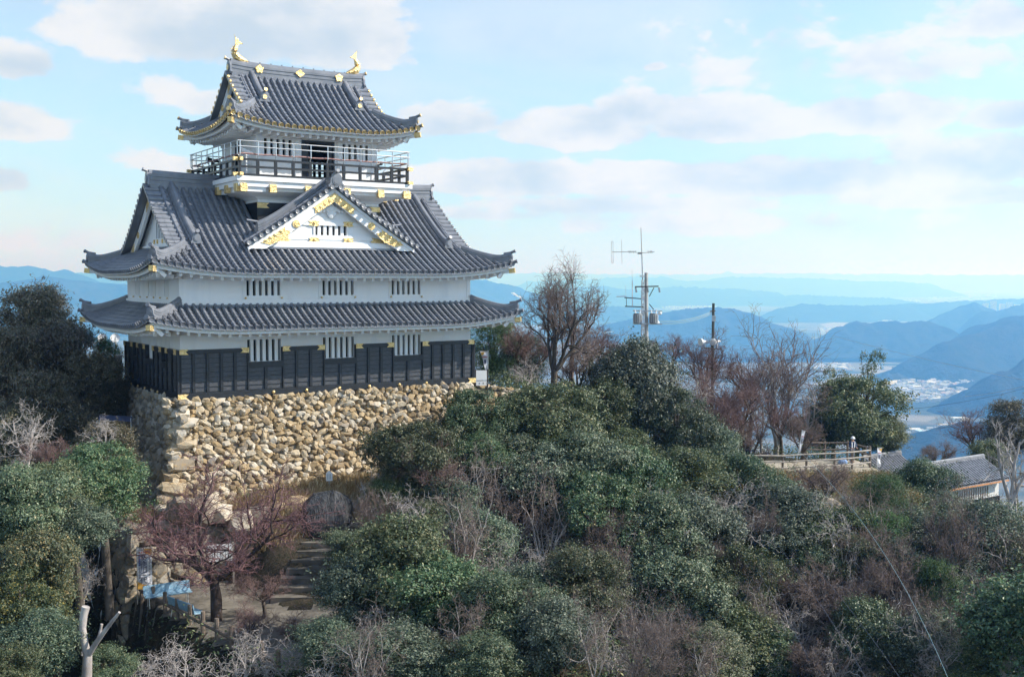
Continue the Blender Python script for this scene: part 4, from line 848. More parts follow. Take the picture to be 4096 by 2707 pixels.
hills('hill', [[(-120,628,8600),(-40,616,9000),(40,611,9000),(90,617,9000),(140,624,9000),(190,638,9000)],[(-100,670,6000),(0,652,6400),(100,642,6600),(180,652,6800),(250,662,7000),(330,656,7000)]], 1.7)
hills('hill', [[(120,640,13500),(200,629,14000),(260,625,14000),(310,622,14000),(380,628,14000),(460,640,14000)]], 2.0)
hills('hill', [[(1170,925,2400),(1240,915,2400),(1320,930,2350)],[(2130,1000,2080),(2200,985,2100),(2260,975,2100),(2310,985,2080)]], 2.6, 70, .6)
hills('hill', [[(2010,872,3500),(2040,868,3560),(2080,864,3600)],[(2215,892,3300),(2270,880,3350),(2330,872,3400)]], 2.6, 60, .6)
def poly_sheet(pts, name, m, dz, kind='structure'):
    mb = MB(); P = [onplain(*p)+Vector((0,0,dz)) for p in pts]; mb.add(P, [tuple(range(len(P)))]); return tag(mb.build(name, m), kind=kind)
M['sand'] = noisy('sand', (.22,.21,.185), (.31,.30,.27), .01, .95, .1)
M['water'] = mat('water', (.10,.16,.18), .12, .5)[0]
poly_sheet([c4(100,980),c4(350,905),c4(560,880),c4(700,810),c4(1020,815),c4(990,890),c4(720,920),c4(520,960),c4(300,1010)], 'river_bank', M['sand'], .4)
poly_sheet([c4(500,948),c4(560,905),c4(720,880),c4(850,862),c4(985,858),c4(980,885),c4(860,890),c4(740,905)], 'river', M['water'], .8)
poly_sheet([c4(700,795),c4(860,798),c4(1010,822),c4(1005,842),c4(880,826),c4(720,806)], 'river', M['water'], .8)
for pts in ([(420,350),(570,335),(580,360),(440,362)],[(715,340),(760,335),(805,362),(740,366)],[(170,440),(300,425),(480,432),(440,452),(240,470)],[(0,195),(50,190),(10,212)]): poly_sheet([c4(*p) for p in pts], 'bare_field', M['sand'], .5)
for pts in ([(1760,780),(1850,768),(1950,780),(1900,795)],[(1680,850),(1800,838),(2150,838),(2120,858),(1800,868)],[(1190,905),(1400,900),(1420,918),(1250,930)]): poly_sheet([c2(*p) for p in pts], 'bare_field', M['sand'], .5)
p, q = onplain(*c4(700,848)), onplain(*c4(980,856)); e = empty('river_bridge', p, 0, 'long grey girder bridge crossing the pale river below the blue hills', 'bridge')
m = MB(); m.bar((0,0,14), (q-p)+Vector((0,0,14)), 12, 3); m.build('deck', 'concrete', e)
for f in (.12,.5,.85):
    m = MB(); c = (q-p)*f; m.box((c.x-4,c.y-8,0),(c.x+4,c.y+8,12.6)); m.build('pier', 'concrete', e)
M['embank'] = noisy('embank', (.45,.44,.40), (.58,.57,.53), .05, .9)
m = MB(); P = [onplain(*c4(*k)) for k in ((680,1000),(860,965),(1000,920),(1130,888),(1215,880))]
for a, b in zip(P[:-1], P[1:]): m.bar(a+Vector((0,0,4)), b+Vector((0,0,4)), 14, 8)
tag(m.build('river_embankment', M['embank']), 'pale straight embankment road along the near edge of the valley town', 'embankment')
# houses
rng = random.Random(5)
def in_poly(x, y, P):
    r = False
    for i in range(len(P)):
        a, b = P[i], P[i-1]
        if (a[1] > y) != (b[1] > y) and x < (b[0]-a[0])*(y-a[1])/(b[1]-a[1])+a[0]: r = not r
    return r
def scatter(P, n, minpx=0):
    xs, ys = [p[0] for p in P], [p[1] for p in P]; out = []; k = 0
    while len(out) < n and k < n*40:
        k += 1; x, y = rng.uniform(min(xs),max(xs)), rng.uniform(min(ys),max(ys))
        if in_poly(x, y, P): out.append((x, y))
    return out
HC = [(.62,.62,.60),(.72,.70,.66),(.46,.48,.50),(.55,.50,.44)]; RC = [(.20,.21,.23),(.30,.31,.33),(.36,.26,.21),(.55,.56,.57)]
def house_mesh(k):
    w, d, h = [(11,9,6),(14,9,6.5),(10,10,7),(18,11,7)][k]; a = MB()
    a.box((-w/2,-d/2,0),(w/2,d/2,h)); me = a.mesh('house_walls', mat('house_wall', HC[k], .8)[0])
    r = MB(); o = .8; r.add([(-w/2-o,-d/2-o,h-.2),(w/2+o,-d/2-o,h-.2),(w/2+o,d/2+o,h-.2),(-w/2-o,d/2+o,h-.2),(-w/2-o,0,h+2.6),(w/2+o,0,h+2.6)], [(0,1,5,4),(2,3,4,5),(1,2,5),(3,0,4),(0,3,2,1)])
    return me, r.mesh('house_roof', mat('house_roof', RC[k], .6)[0])
HM = [house_mesh(k) for k in range(4)]
def house(p, k, rz, s, label, group, cat='house'):
    o = bpy.data.objects.new('house', HM[k][0]); S.collection.objects.link(o); o.location = p; o.rotation_euler = (0,0,rz); o.scale = (s,s,s); tag(o, label, cat, group)
    r = bpy.data.objects.new('roof', HM[k][1]); S.collection.objects.link(r); r.parent = o
    return o
TOWN = [(790,1010),(1050,895),(1220,882),(1300,905),(1430,905),(1640,990),(1420,1085),(1150,1150),(900,1130),(820,1060)]
for x, y in scatter(TOWN, 215):
    house(onplain(*c4(x,y)), rng.choice([0,0,1,1,2,3]), rng.uniform(-.2,.35)+rng.choice([0,1.57]), rng.uniform(.9,1.35), 'small pale house packed among others in the valley town by the river', 'houses of the town by the river')
LOW = [(930,1420),(1100,1400),(1340,1330),(1480,1310),(1520,1480),(1400,1560),(1000,1567),(940,1500)]
for x, y in scatter(LOW, 60):
    house(onplain(*c4(x,y)), rng.choice([0,1,2,3]), rng.uniform(-.2,.3), rng.uniform(.8,1.2), 'pale house on the valley floor just above the tiled hut', 'houses of the nearest valley floor')
def block(p, w, d, h, rz, wall, roof, label, windows=True):
    e = empty('town_building', p, rz, label, 'building'); a = MB(); a.box((-w/2,-d/2,0),(w/2,d/2,h)); a.build('walls', mat('block_wall', wall, .8)[0], e)
    a = MB(); a.box((-w/2-.6,-d/2-.6,h),(w/2+.6,d/2+.6,h+1)); a.build('roof', mat('block_roof', roof, .6)[0], e)
    a = MB()
    for z in np.arange(2,h-2,3.6): a.box((-w/2+1,-d/2-.1,z),(w/2-1,-d/2-.02,z+1.5))
    a.build('windows', 'shutter', e)
block(onplain(*c4(1022,1560)), 24, 16, 18, .15, (.78,.78,.76), (.62,.63,.64), 'tall white block of flats on the valley floor left of the tiled hut')
block(onplain(*c4(1178,1428)), 62, 22, 8, .05, (.55,.62,.66), (.42,.60,.68), 'long low factory with a pale blue roof on the valley floor')
block(onplain(*c4(1430,1312)), 34, 18, 9, .1, (.74,.74,.72), (.72,.73,.74), 'low white hall at the foot of the dark valley wood')
block(onplain(*c4(348,520)), 60, 40, 26, .1, (.72,.72,.70), (.66,.66,.66), 'big pale block standing alone left of the near blue hill')
m = MB()
def far_houses(P, n, f, smin, smax):
    for x, y in scatter(P, n):
        p = onplain(*f(x,y)); w, d, h = rng.uniform(smin,smax), rng.uniform(smin,smax), rng.uniform(.4,.9)*smin; m.box((p.x-w/2,p.y-d/2,p.z),(p.x+w/2,p.y+d/2,p.z+h))
far_houses([(480,395),(700,375),(1060,385),(1060,410),(700,425),(500,410)], 220, c4, 16, 34); far_houses([(180,490),(300,470),(480,455),(430,500),(260,555),(190,540)], 150, c4, 12, 26)
far_houses([(90,850),(200,800),(440,800),(480,850),(300,880)], 90, c4, 9, 18); far_houses([(880,700),(1080,735),(1060,755),(900,715)], 24, c4, 9, 14)
far_houses([(500,240),(900,225),(1120,230),(1000,262),(600,262)], 120, c4, 25, 50); far_houses([(1130,205),(1480,175),(1780,170),(1760,215),(1400,238),(1150,240)], 150, c4, 28, 60)
far_houses([(1500,572),(1620,560),(1600,580),(1510,585)], 20, c4, 9, 14); far_houses([(1640,830),(2170,815),(2150,868),(1700,872)], 200, c2, 20, 38); far_houses([(1760,772),(1900,770),(1890,790),(1770,790)], 50, c2, 25, 45)
far_houses([(930,850),(1140,800),(1300,770),(1300,800),(1120,865),(950,865)], 100, c2, 18, 34); far_houses([(1060,900),(1350,880),(1380,920),(1080,930)], 90, c2, 16, 30); far_houses([(2040,780),(2240,740),(2240,760),(2060,790)], 60, c2, 24, 44)
far_houses([(790,1010),(1050,900),(1220,890),(1300,910),(1600,990),(1400,1075),(1150,1140),(900,1120)], 260, c4, 8, 13)
M['pale_wall'], t, b_ = mat('pale_wall', (.6,.6,.58), .8)
t.set(b_.inputs['Base Color'], t.ramp(t.node('ShaderNodeNewGeometry').outputs['Random Per Island'], [(0,(.30,.30,.30)),(.4,(.62,.62,.60)),(.8,(.80,.79,.76)),(1,(.55,.42,.34))]))
tag(m.build('distant_towns', M['pale_wall']), kind='stuff')
tp = at(*c4(1790,290),6900)
for k, (x, h) in enumerate(((-90,34),(-40,48),(15,30),(60,40),(110,26),(190,22),(240,20))):
    a = MB(); a.box((-15,-12,-30),(15,12,h-10)); a.box((-16,-13,h-10),(16,13,h-8)); o = a.build('tower_block', M['white_paint']); o.location = (tp.x+x, tp.y, tp.z); tag(o, 'one of the tiny white tower blocks on the saddle between the far right hills', 'building', 'white tower blocks on the far saddle')
# ================================================================ STONE WALLS
ICO = None
def ico():
    global ICO
    if ICO is None:
        import bmesh
        bm = bmesh.new(); bmesh.ops.create_icosphere(bm, subdivisions=2, radius=1); bm.verts.ensure_lookup_table()
        ICO = (np.array([v.co for v in bm.verts]), np.array([[v.index for v in f.verts] for f in bm.faces])); bm.free()
    return ICO
nr = np.random.RandomState(11)
def rock(mb, c, X, Y, Z, sx, sy, sz, ang, tint, planes=11):
    """an angular stone: an icosphere cut back by random planes; X along the wall, Y up it, Z out of it"""
    V, F = ico(); nx = max(3, planes-8)
    N = np.concatenate([np.eye(3), -np.eye(3), nr.normal(size=(nx,3))]); N[:6] += nr.normal(size=(6,3))*.24; N /= np.linalg.norm(N,axis=1)[:,None]
    h = np.concatenate([nr.uniform(.66,.86,6), nr.uniform(.80,1.02,nx)]); dn = V@N.T; r = np.min(np.where(dn > .05, h/np.maximum(dn,.05), 9), axis=1); r = np.minimum(r,1.32)
    P = V*r[:,None]*(1+.02*nr.normal(size=(len(V),1))); ca, sa = math.cos(ang), math.sin(ang)
    x = P[:,0]*sx; y = P[:,1]*sy; x, y = x*ca-y*sa, x*sa+y*ca
    mb.add(np.asarray(c)+x[:,None]*X+y[:,None]*Y+(P[:,2]*sz)[:,None]*Z, F, tint)
def stone_mat(name, stops):
    m_, t, b_ = mat(name, (.4,.33,.22), .85, .3)
    at_ = t.node('ShaderNodeAttribute', attribute_name='tint'); o_ = t.node('ShaderNodeTexCoord').outputs['Object']
    c = t.ramp(at_.outputs['Fac'], stops); n = t.noise(o_, 5, 7, .65)
    c = t.mix(t.smooth(n,.45,.8), c, (.44,.30,.14)); c = t.mix(t.smooth(t.noise(o_, 2.2, 6, .7),.55,.72), c, (.24,.22,.19)); c = t.mix(t.smooth(t.noise(o_, 13, 4, .6),.64,.78), c, (.60,.56,.48))
    t.set(b_.inputs['Base Color'], c); t.set(b_.inputs['Normal'], t.node('ShaderNodeBump', {'Strength': .8, 'Distance': .05, 'Height': t.noise(o_, 7, 8, .7)}))
    return m_
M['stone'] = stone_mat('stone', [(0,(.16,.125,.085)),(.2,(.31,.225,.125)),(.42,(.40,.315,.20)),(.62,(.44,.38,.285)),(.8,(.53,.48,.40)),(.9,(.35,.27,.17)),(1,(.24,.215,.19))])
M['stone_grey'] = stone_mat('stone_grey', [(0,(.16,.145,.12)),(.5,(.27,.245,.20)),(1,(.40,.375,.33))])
def stone_face(mb, O, X, L, zlo, ztop, out, batter, size, tint=(0,1), backing=None):
    """courses of random stones on a battered face; O start (x,y), X unit along, out unit outward, batter(z) outward offset"""
    O, X, out = np.array([*O,0.]), np.array([*X,0.]), np.array([*out,0.]); z = zlo
    while z < max(ztop(0), ztop(L)):
        u = nr.uniform(-.3,.1)
        while u < L:
            s = size*nr.uniform(.62,1.65); 
            if z < ztop(u)-.02:
                zz = min(z+nr.uniform(-.1,.1), ztop(u)-size*.22); q = batter(zz); sl = (batter(zz-.2)-batter(zz+.2))/.4
                Yv = np.array([0,0,1.])-out*sl; Yv /= np.linalg.norm(Yv); Zv = np.cross(X,Yv); Zv *= np.sign(Zv@out)
                c = O+X*u+out*(q-.10+nr.uniform(-.06,.05))+np.array([0,0,zz])
                rock(mb, c, X, Yv, Zv, s*.64, size*nr.uniform(.40,.62), .30, nr.normal()*.62, nr.uniform(*tint), 13)
            u += s*.90
            if nr.uniform() < .75 and z < ztop(u)-.15:
                q = batter(z+.1); c = O+X*(u-s*.45)+out*(q-.12)+np.array([0,0,z+size*.36*nr.choice([-1,1])]); rock(mb, c, X, np.array([0,0,1.]), out, size*.34, size*.26, .26, nr.normal(), nr.uniform(*tint), 11)
        z += size*.70
    if backing is not None:
        us = np.linspace(-.2, L, 12)
        for a, b in zip(us[:-1], us[1:]):
            zs = np.linspace(zlo-1, 0, 8); A = []
            for u in (a,b):
                for k in range(8): zk = zlo-1+(ztop(u)-.06-zlo+1)*k/7; A.append(O+X*u+out*(batter(zk)-.10)+np.array([0,0,zk]))
            backing.add(A, [(k,8+k,9+k,k+1) for k in range(7)])
e1, e2 = np.array([math.cos(TH),math.sin(TH)]), np.array([-math.sin(TH),math.cos(TH)])
BAT = lambda z: .06+.13*abs(z)+.022*z*z
wm, bk = MB(), MB()
top = lambda u: -.02 if u < KW+.35 else -.62
stone_face(wm, keepw(-.3,0,0).xy, e1, KW+3.2, -5.6, top, -e2, BAT, .345, (.05,1), bk)
wl, bl = MB(), MB()
stone_face(wl, keepw(0,-.3,0).xy, e2, KD+3.5, -6.5, lambda u: -.03, -e1, BAT, .40, (0,1), bl)
stone_face(wm, keepw(KW+2.7,-.2,0).xy, e2, 6, -4, lambda u: -.62, e1, BAT, .40, (.05,1), bk)
z = -5.3; k = 0
while z < -.25:                                                    # the long corner stones
    q = BAT(z); c = keepw(-q*.92, -q*.92, z); lx = (.62,.42)[k % 2]; Yv = np.array([0,0,1.])
    if k % 2: rock(wm, np.array(c)+np.array([*(e1*.32),0]), np.array([*e1,0]), Yv, np.array([*(-e2),0]), .74, .33, .50, nr.normal()*.07, nr.uniform(.4,.95), 8)
    else: rock(wm, np.array(c)+np.array([*(e2*.32+e1*.12),0]), np.array([*e1,0]), Yv, np.array([*(-e2),0]), .55, .33, .68, nr.normal()*.07, nr.uniform(.4,.95), 8)
    z += .47; k += 1
sb = empty('stone_wall', (0,0,0), 0, 'high dry stone base of golden angular rocks under the castle keep', 'stone wall')
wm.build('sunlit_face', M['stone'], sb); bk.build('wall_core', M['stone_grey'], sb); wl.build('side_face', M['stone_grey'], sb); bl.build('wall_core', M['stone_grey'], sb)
m = MB(); m.add([keepw(-.1,-.1,-.12),keepw(KW+3,-.1,-.75),keepw(KW+3,KD+4,-.75),keepw(-.1,KD+4,-.12)], [(0,1,2,3)]); m.build('wall_top', M['soil'], sb)
wm, bk = MB(), MB()
stone_face(wm, keepw(-2.8,-2.0,0).xy, e1, 5.2, -8.4, lambda u: -5.05+.1*math.sin(u*3), -e2, lambda z: .05+.08*(-5-z), .62, (.1,.9), bk)
stone_face(wm, keepw(-2.8,-2.1,0).xy, e2, 4.0, -10, lambda u: -5.05, -e1, lambda z: .05+.08*(-5-z), .62, (0,.6), bk)
lw = empty('retaining_wall', (0,0,0), 0, 'low grey stone retaining wall behind the blue benches', 'stone wall'); wm.build('stones', M['stone_grey'], lw); bk.build('wall_core', M['stone_grey'], lw)
wm, bk = MB(), MB()
stone_face(wm, (20.0,68.4), np.array([1.,.02]), 5.0, -10.2, lambda u: -6.75, np.array([0,-1.]), lambda z: .05+.25*(-6.7-z), .5, (.2,1), bk)
lw = empty('retaining_wall', (0,0,0), 0, 'rubble wall holding up the right end of the fenced ridge path', 'stone wall'); wm.build('stones', M['stone'], lw); bk.build('wall_core', M['stone_grey'], lw)
def boulder(u, v, Y, sx, sy, sz, m, label, planes=14):
    c = at(u, v, Y) if Y else ray_ground(u, v); mb = MB(); I = np.eye(3)
    rock(mb, (0,0,sz*.35), I[0], I[1], I[2], sx, sy, sz, nr.uniform(-.3,.3), nr.uniform(.2,.9), planes); o = mb.build('boulder', m); o.location = c; tag(o, label, 'rock', 'boulders below the stone base'); return o
M['darkrock'] = noisy('darkrock', (.016,.018,.021), (.085,.087,.092), 1.6, .7, .4, bump=1.0, bscale=5, stretch=(2,2,.6), dist=.12)
boulder(757,1225,49.4,1.5,1.0,1.55,M['darkrock'],'huge dark grey streaked boulder beside the stone steps',40)
for u, v, Y, s, lb in ((812,1186,51.0,.42,'grey angular rock wedged right of the dark boulder'),(845,1180,51.4,.5,'pale blue-grey rock highest in the pile right of the dark boulder'),(838,1206,50.4,.45,'tan rock low in the pile right of the dark boulder'),(862,1198,51,.5,'rough brown rock at the right end of the pile by the bushes'),
                    (690,1185,50.2,.6,'upright pale rock left of the dark boulder'),(640,1190,49.8,.5,'half buried pale rock in the dry grass behind the red maple'),(600,1205,49.4,.6,'grey rock under the twigs of the red maple'),(560,1215,48.9,.5,'pale rock behind the forks of the red maple'),
                    (430,1195,47.8,.75,'big flat topped rock at the left foot of the stone base corner'),(470,1190,48.4,.7,'long pale rock below the corner stones of the base'),(505,1200,48.6,.6,'squarish pale rock between the base corner and the red maple')): boulder(u, v, Y, s*1.25, s, s, M['stone'] if 'pale' in lb or 'tan' in lb or 'brown' in lb else M['stone_grey'], lb)
for i, (u, v) in enumerate(((1835,1175),(1860,1190),(1890,1165),(1905,1195),(1930,1180),(1945,1200),(1850,1150))):
    p = ray_ground(u, v); o = boulder(u, v, p.y, .6, .5, .45, M['stone'], 'loose pale rock on the brown slope under the fenced path'); o['group'] = 'rocks on the slope under the path'; o.location = p
st_ = empty('stone_steps', (0,0,0), 0, 'broad worn stone steps climbing past the dark boulder', 'steps')
for k in range(10):
    f = k/9; c = Vector((-8.65,44.2,-7.95))*(1-f)+Vector((-8.0,49.2,-5.7))*f; m = MB(); w_ = 1.55-.4*f; j = nr.uniform(-.1,.1)
    m.hexa([c+Vector(q) for q in ((-w_+j,-.02,-.4),(w_+j,.05,-.4),(w_+j,.75,-.4),(-w_+j,.7,-.4),(-w_+j,0,.02),(w_+j,.06,.0),(w_+j,.75,.03),(-w_+j,.7,.0))]); m.build('step', 'paving', st_)
# ================================================================ TREES
def leaf_mat(name, stops, rough=.42, trans=.22):
    m_, t, b_ = mat(name, (.05,.08,.04), rough, .5)
    rp = t.node('ShaderNodeNewGeometry').outputs['Random Per Island']; oi = t.node('ShaderNodeObjectInfo').outputs['Random']
    c = t.ramp(rp, stops); o2 = t.m('FRACT', t.m('MULTIPLY', oi, 7.31)); hv = t.node('ShaderNodeHueSaturation', {'Hue': t.m('ADD', .488, t.m('MULTIPLY', o2, .042)), 'Saturation': t.m('ADD', .88, t.m('MULTIPLY', o2, .3)), 'Value': t.m('ADD', .88, t.m('MULTIPLY', oi, .62)), 'Color': c})
    t.set(b_.inputs['Base Color'], hv)
    tr = t.node('ShaderNodeBsdfTranslucent', {'Color': hv}); mx = t.node('ShaderNodeMixShader', {0: trans, 1: b_, 2: tr})
    t.set(m_.node_tree.nodes['Material Output'].inputs[0], mx); return m_
M['leaf'] = leaf_mat('leaf', [(0,(.030,.056,.030)),(.35,(.058,.092,.048)),(.65,(.10,.14,.075)),(.9,(.17,.20,.115)),(1,(.24,.20,.10))], .46)
M['leaf_olive'] = leaf_mat('leaf_olive', [(0,(.030,.048,.022)),(.35,(.060,.082,.036)),(.65,(.10,.122,.058)),(.9,(.17,.18,.09)),(1,(.24,.19,.09))], .5)
M['leaf_grey'] = leaf_mat('leaf_grey', [(0,(.032,.052,.036)),(.35,(.066,.094,.062)),(.65,(.112,.145,.095)),(.9,(.19,.215,.15)),(1,(.24,.21,.13))], .5)
M['leaf_yellow'] = leaf_mat('leaf_yellow', [(0,(.030,.046,.024)),(.45,(.062,.078,.040)),(.8,(.105,.105,.050)),(.95,(.20,.15,.06)),(1,(.26,.18,.06))], .5)
M['leaf_dark'] = leaf_mat('leaf_dark', [(0,(.055,.062,.038)),(.5,(.12,.115,.072)),(.85,(.19,.15,.105)),(1,(.30,.23,.16))])
M['leaf_conifer'] = leaf_mat('leaf_conifer', [(0,(.022,.055,.018)),(.5,(.045,.095,.028)),(1,(.095,.15,.04))], .55, .2)
M['leaf_brown'] = leaf_mat('leaf_brown', [(0,(.12,.07,.04)),(.5,(.22,.13,.07)),(1,(.33,.20,.10))], .7, .25)
def bark(name, c1, c2): return noisy(name, c1, c2, 3.5, .9, .2, bump=.5, bscale=9, stretch=(1,1,.4))
M['bark'] = bark('bark', (.055,.045,.036), (.14,.12,.10)); M['bark_pale'] = bark('bark_pale', (.27,.24,.225), (.50,.455,.425)); M['bark_red'] = bark('bark_red', (.13,.082,.075), (.25,.165,.15)); M['bark_brown'] = bark('bark_brown', (.13,.10,.088), (.27,.21,.185)); M['bark_dark'] = bark('bark_dark', (.035,.026,.023), (.085,.065,.056))
M['bark_maple'] = bark('bark_maple', (.12,.065,.068), (.22,.125,.125))
def leaves(mb, C, N, size, wid=.5, rs=nr, droop=.0):
    n = len(C); N = N+rs.normal(size=(n,3))*.55; N /= np.linalg.norm(N,axis=1)[:,None]+1e-9
    T = np.cross(N, rs.normal(size=(n,3))); T /= np.linalg.norm(T,axis=1)[:,None]+1e-9; T[:,2] -= droop; B = np.cross(N,T); L = size*rs.uniform(.65,1.3,n)[:,None]
    V = np.stack([C-T*L*.5, C+B*L*wid*.5+N*L*.06, C+T*L*.5, C-B*L*wid*.5+N*L*.06], 1).reshape(-1,3)
    mb.add(V, np.arange(n*4).reshape(-1,4))
def limb(mb, p, d, L, r0, r1, rs, n=6, wob=.25, up=.0, sides=6):
    P = [np.array(p,float)]; d = np.array(d,float)
    for k in range(n):
        d = d+rs.normal(size=3)*wob/math.sqrt(n)+np.array([0,0,up/n]); d /= np.linalg.norm(d); P.append(P[-1]+d*L/n)
    mb.tube(P, np.linspace(r0,r1,n+1), sides, False); return np.array(P), d
def evergreen(seed, nl=44000, rx=2.4, rz=2.7, hc=3.0, lobes=28, lsize=.135, wid=.5, sparse=0.0, top=1.0, spread=.62, twig=0):
    rs = np.random.RandomState(seed); wood, cr = MB(), MB()
    wood.tube([(0,0,-7),(.05,0,-1),(.0,.08,hc*.35),(.1,0,hc*.8),(.05,.1,hc+rz*.4)], [.26,.22,.17,.11,.05], 7)
    cs = []
    for k in range(lobes):
        a = k*2.39996+rs.uniform(-.4,.4); h = (k+.5)/lobes; zz = -0.95+1.95*h; rr = math.sqrt(max(0.05,1-min(1,abs(zz))**2))*rs.uniform(.45,.85)
        c = np.array([math.cos(a)*rr*rx, math.sin(a)*rr*rx, hc+zz*rz*.72]); cs.append((c*np.array([1,1,1])+np.array([0,0,rs.uniform(-.3,.5)]), rx*rs.choice([.16,.24,.32,.42,.5])*rs.uniform(.85,1.15)*(1-.25*h)))
        limb(wood, (0,0,hc*.45+.3*h), (c-np.array([0,0,hc*.45])), np.linalg.norm(c-np.array([0,0,hc*.5]))*.95, .065, .02, rs, 5, .3)
    A = np.array([r*r for c,r in cs]); A /= A.sum()
    for (c, r), w_ in zip(cs, A):
        n = int(nl*w_); nt = max(1, n//9)                          # sprays of about nine leaves
        D = rs.normal(size=(nt,3)); D[:,2] = D[:,2]*.8+.35; D /= np.linalg.norm(D,axis=1)[:,None]
        Rr = r*np.where(rs.uniform(size=nt) < .18, rs.uniform(1.0,1.6,nt), rs.uniform(.60,1.04,nt)); Q_ = D*2.1+c*1.3+seed*3.7; nz = .5*vnoise(Q_[:,0],Q_[:,1]+Q_[:,2])+.5*vnoise(Q_[:,0]*2+Q_[:,2],Q_[:,1]*2-5); Rr = Rr*(.66+.72*nz); P = c+D*Rr[:,None]*np.array([1.1,1.1,.86]); kp = nz > .24; P = P[kp]; D = D[kp]; nt = len(P)
        if sparse: P = P[rs.uniform(size=nt) > sparse]; D = D[:len(P)]
        C = np.repeat(P,9,0)+rs.normal(size=(len(P)*9,3))*.10; N = np.repeat(D,9,0)*.7+np.array([0,0,.55])
        leaves(cr, C, N, lsize, wid, rs, .25)
    for k in range(twig):
        c, r = cs[rs.randint(len(cs))]; d = rs.normal(size=3); d[2] = abs(d[2]); d /= np.linalg.norm(d); limb(wood, c+d*r*.5, d, r*rs.uniform(.6,1.3), .016, .006, rs, 5, .6, 0, 4)
    return wood, cr
def bare(seed, H=6.5, trunk=1.6, r0=.20, n1=5, spread=.75, lv=(5,6,7,6), up=.35, wob=.45, twr=.010, flat=0.0, lean=(0,0), twl=.75):
    rs = np.random.RandomState(seed); mb, tw = MB(), MB()
    P, d = limb(mb, (0,0,-5), (lean[0]*.2,lean[1]*.2,1), 5, r0*1.25, r0*1.1, rs, 3, .05, 0, 9)
    P, d = limb(mb, P[-1], (lean[0],lean[1],1), trunk, r0*1.1, r0*.85, rs, 4, .15, .2, 9); base = P[-1]; L1 = (H-trunk)*.55
    def rec(p, d, L, r, lev):
        n = lv[lev] if lev < len(lv) else 0
        last = lev >= len(lv)
        Q, dd = limb(tw if lev >= 2 else mb, p, d, L, r, r*(.45 if not last else .5), rs, 6 if lev < 2 else 4, wob*(1 if lev else .5), up*(1-flat) if lev < 3 else .12, (8,6,5,4,3,3)[lev])
        for k in range(n):
            t = .28+.72*(k+rs.uniform(.2,.9))/n; i = min(int(t*(len(Q)-1)), len(Q)-2); f = t*(len(Q)-1)-i; q = Q[i]*(1-f)+Q[i+1]*f
            a = (k*2.4+rs.uniform(-.7,.7)); ax = Q[i+1]-Q[i]; ax /= np.linalg.norm(ax)+1e-9; s1 = np.cross(ax,(.3,.2,.9)); s1 /= np.linalg.norm(s1)+1e-9; s2 = np.cross(ax,s1)
            sp_ = rs.uniform(.45,.95); nd = ax*math.cos(sp_)+(s1*math.cos(a)+s2*math.sin(a))*math.sin(sp_); nd[2] = nd[2]*(1-flat*.6)+(.12 if lev < 2 else .05)
            rec(q, nd, L*rs.uniform(.42,.68), max(twr*.62, r*(.55-.3*t*.5)) if lev < len(lv)-1 else twr*.7, lev+1)
    for k in range(n1):
        a = k*2*math.pi/n1+rs.uniform(-.5,.5); s_ = spread*rs.uniform(.55,1.15); rec(base-np.array([0,0,.25*rs.uniform()]), (math.cos(a)*s_, math.sin(a)*s_, 1-.45*flat), L1*rs.uniform(.75,1.15), r0*.55, 0)
    return mb, tw
class Proto: pass
PR = {}
def reg(key, parts, hc, rad): p = Proto(); p.parts = parts; p.hc = hc; p.rad = rad; PR.setdefault(key, []).append(p)
def reg_e(key, m, wood_m='bark', **k):
    hc = k.get('hc',3.0); rx = k.get('rx',2.4); w_, c = evergreen(**k); reg(key, [('trunk', w_.mesh('trunk', M[wood_m], True)), ('crown', c.mesh('crown', M[m]))], hc, rx*1.02)
for s, lm in ((1,'leaf'),(2,'leaf_olive'),(3,'leaf'),(4,'leaf_grey'),(12,'leaf_grey'),(13,'leaf_olive')): reg_e('E', lm, seed=s, twig=36)
for s in (5,6): reg_e('Y', 'leaf_yellow', seed=s)
for s in (7,8): reg_e('D', 'leaf_dark', seed=s, nl=40000, twig=260, rz=3.0, lobes=34)
for s in (9,10): reg_e('C', 'leaf_conifer', seed=s, nl=52000, lsize=.12, wid=.32, lobes=34, rz=3.2)
for s in (11,): reg_e('S', 'leaf', seed=s, nl=5200, lobes=9, sparse=.1, rz=3.0, rx=1.9, twig=20)
def reg_b(key, m, tm, hc, rad, **k): a, b = bare(**k); reg(key, [('trunk', a.mesh('trunk', M[m], True)), ('branches', b.mesh('branches', M[tm]))], hc, rad)
for s in (21,22,36): reg_b('R', 'bark', 'bark_red', 4.2, 2.9, seed=s, lv=(5,6,6,4), spread=.85, r0=.17)                              # reddish bare tree
for s in (23,24,25): reg_b('P', 'bark_pale', 'bark_pale', 3.4, 2.7, seed=s, lv=(4,5,4), wob=1.15, spread=.95, up=.3, trunk=.8, twr=.015, r0=.13, n1=6)    # pale twisted
for s in (34,35): reg_b('V', 'bark_pale', 'bark_brown', 3.9, 2.4, seed=s, H=6.4, lv=(4,5,4,2), wob=.8, spread=.7, up=.5, trunk=1.2, twr=.011, r0=.10, n1=5)
for s in (26,27): reg_b('B', 'bark', 'bark_brown', 4.0, 2.8, seed=s, lv=(5,6,6,5))                     # brown
for s in (28,): reg_b('T', 'bark_pale', 'bark_brown', 5.2, 2.8, seed=s, H=8.6, spread=.45, up=.8, lv=(5,6,5,2), trunk=1.2)    # tall upright
for s in (31,32): reg_b('Q', 'bark_pale', 'bark_pale', 5.2, 2.7, seed=s, H=9.2, spread=.5, up=.7, lv=(4,5,3), trunk=2.6, r0=.24, n1=3, wob=.8, twr=.014)
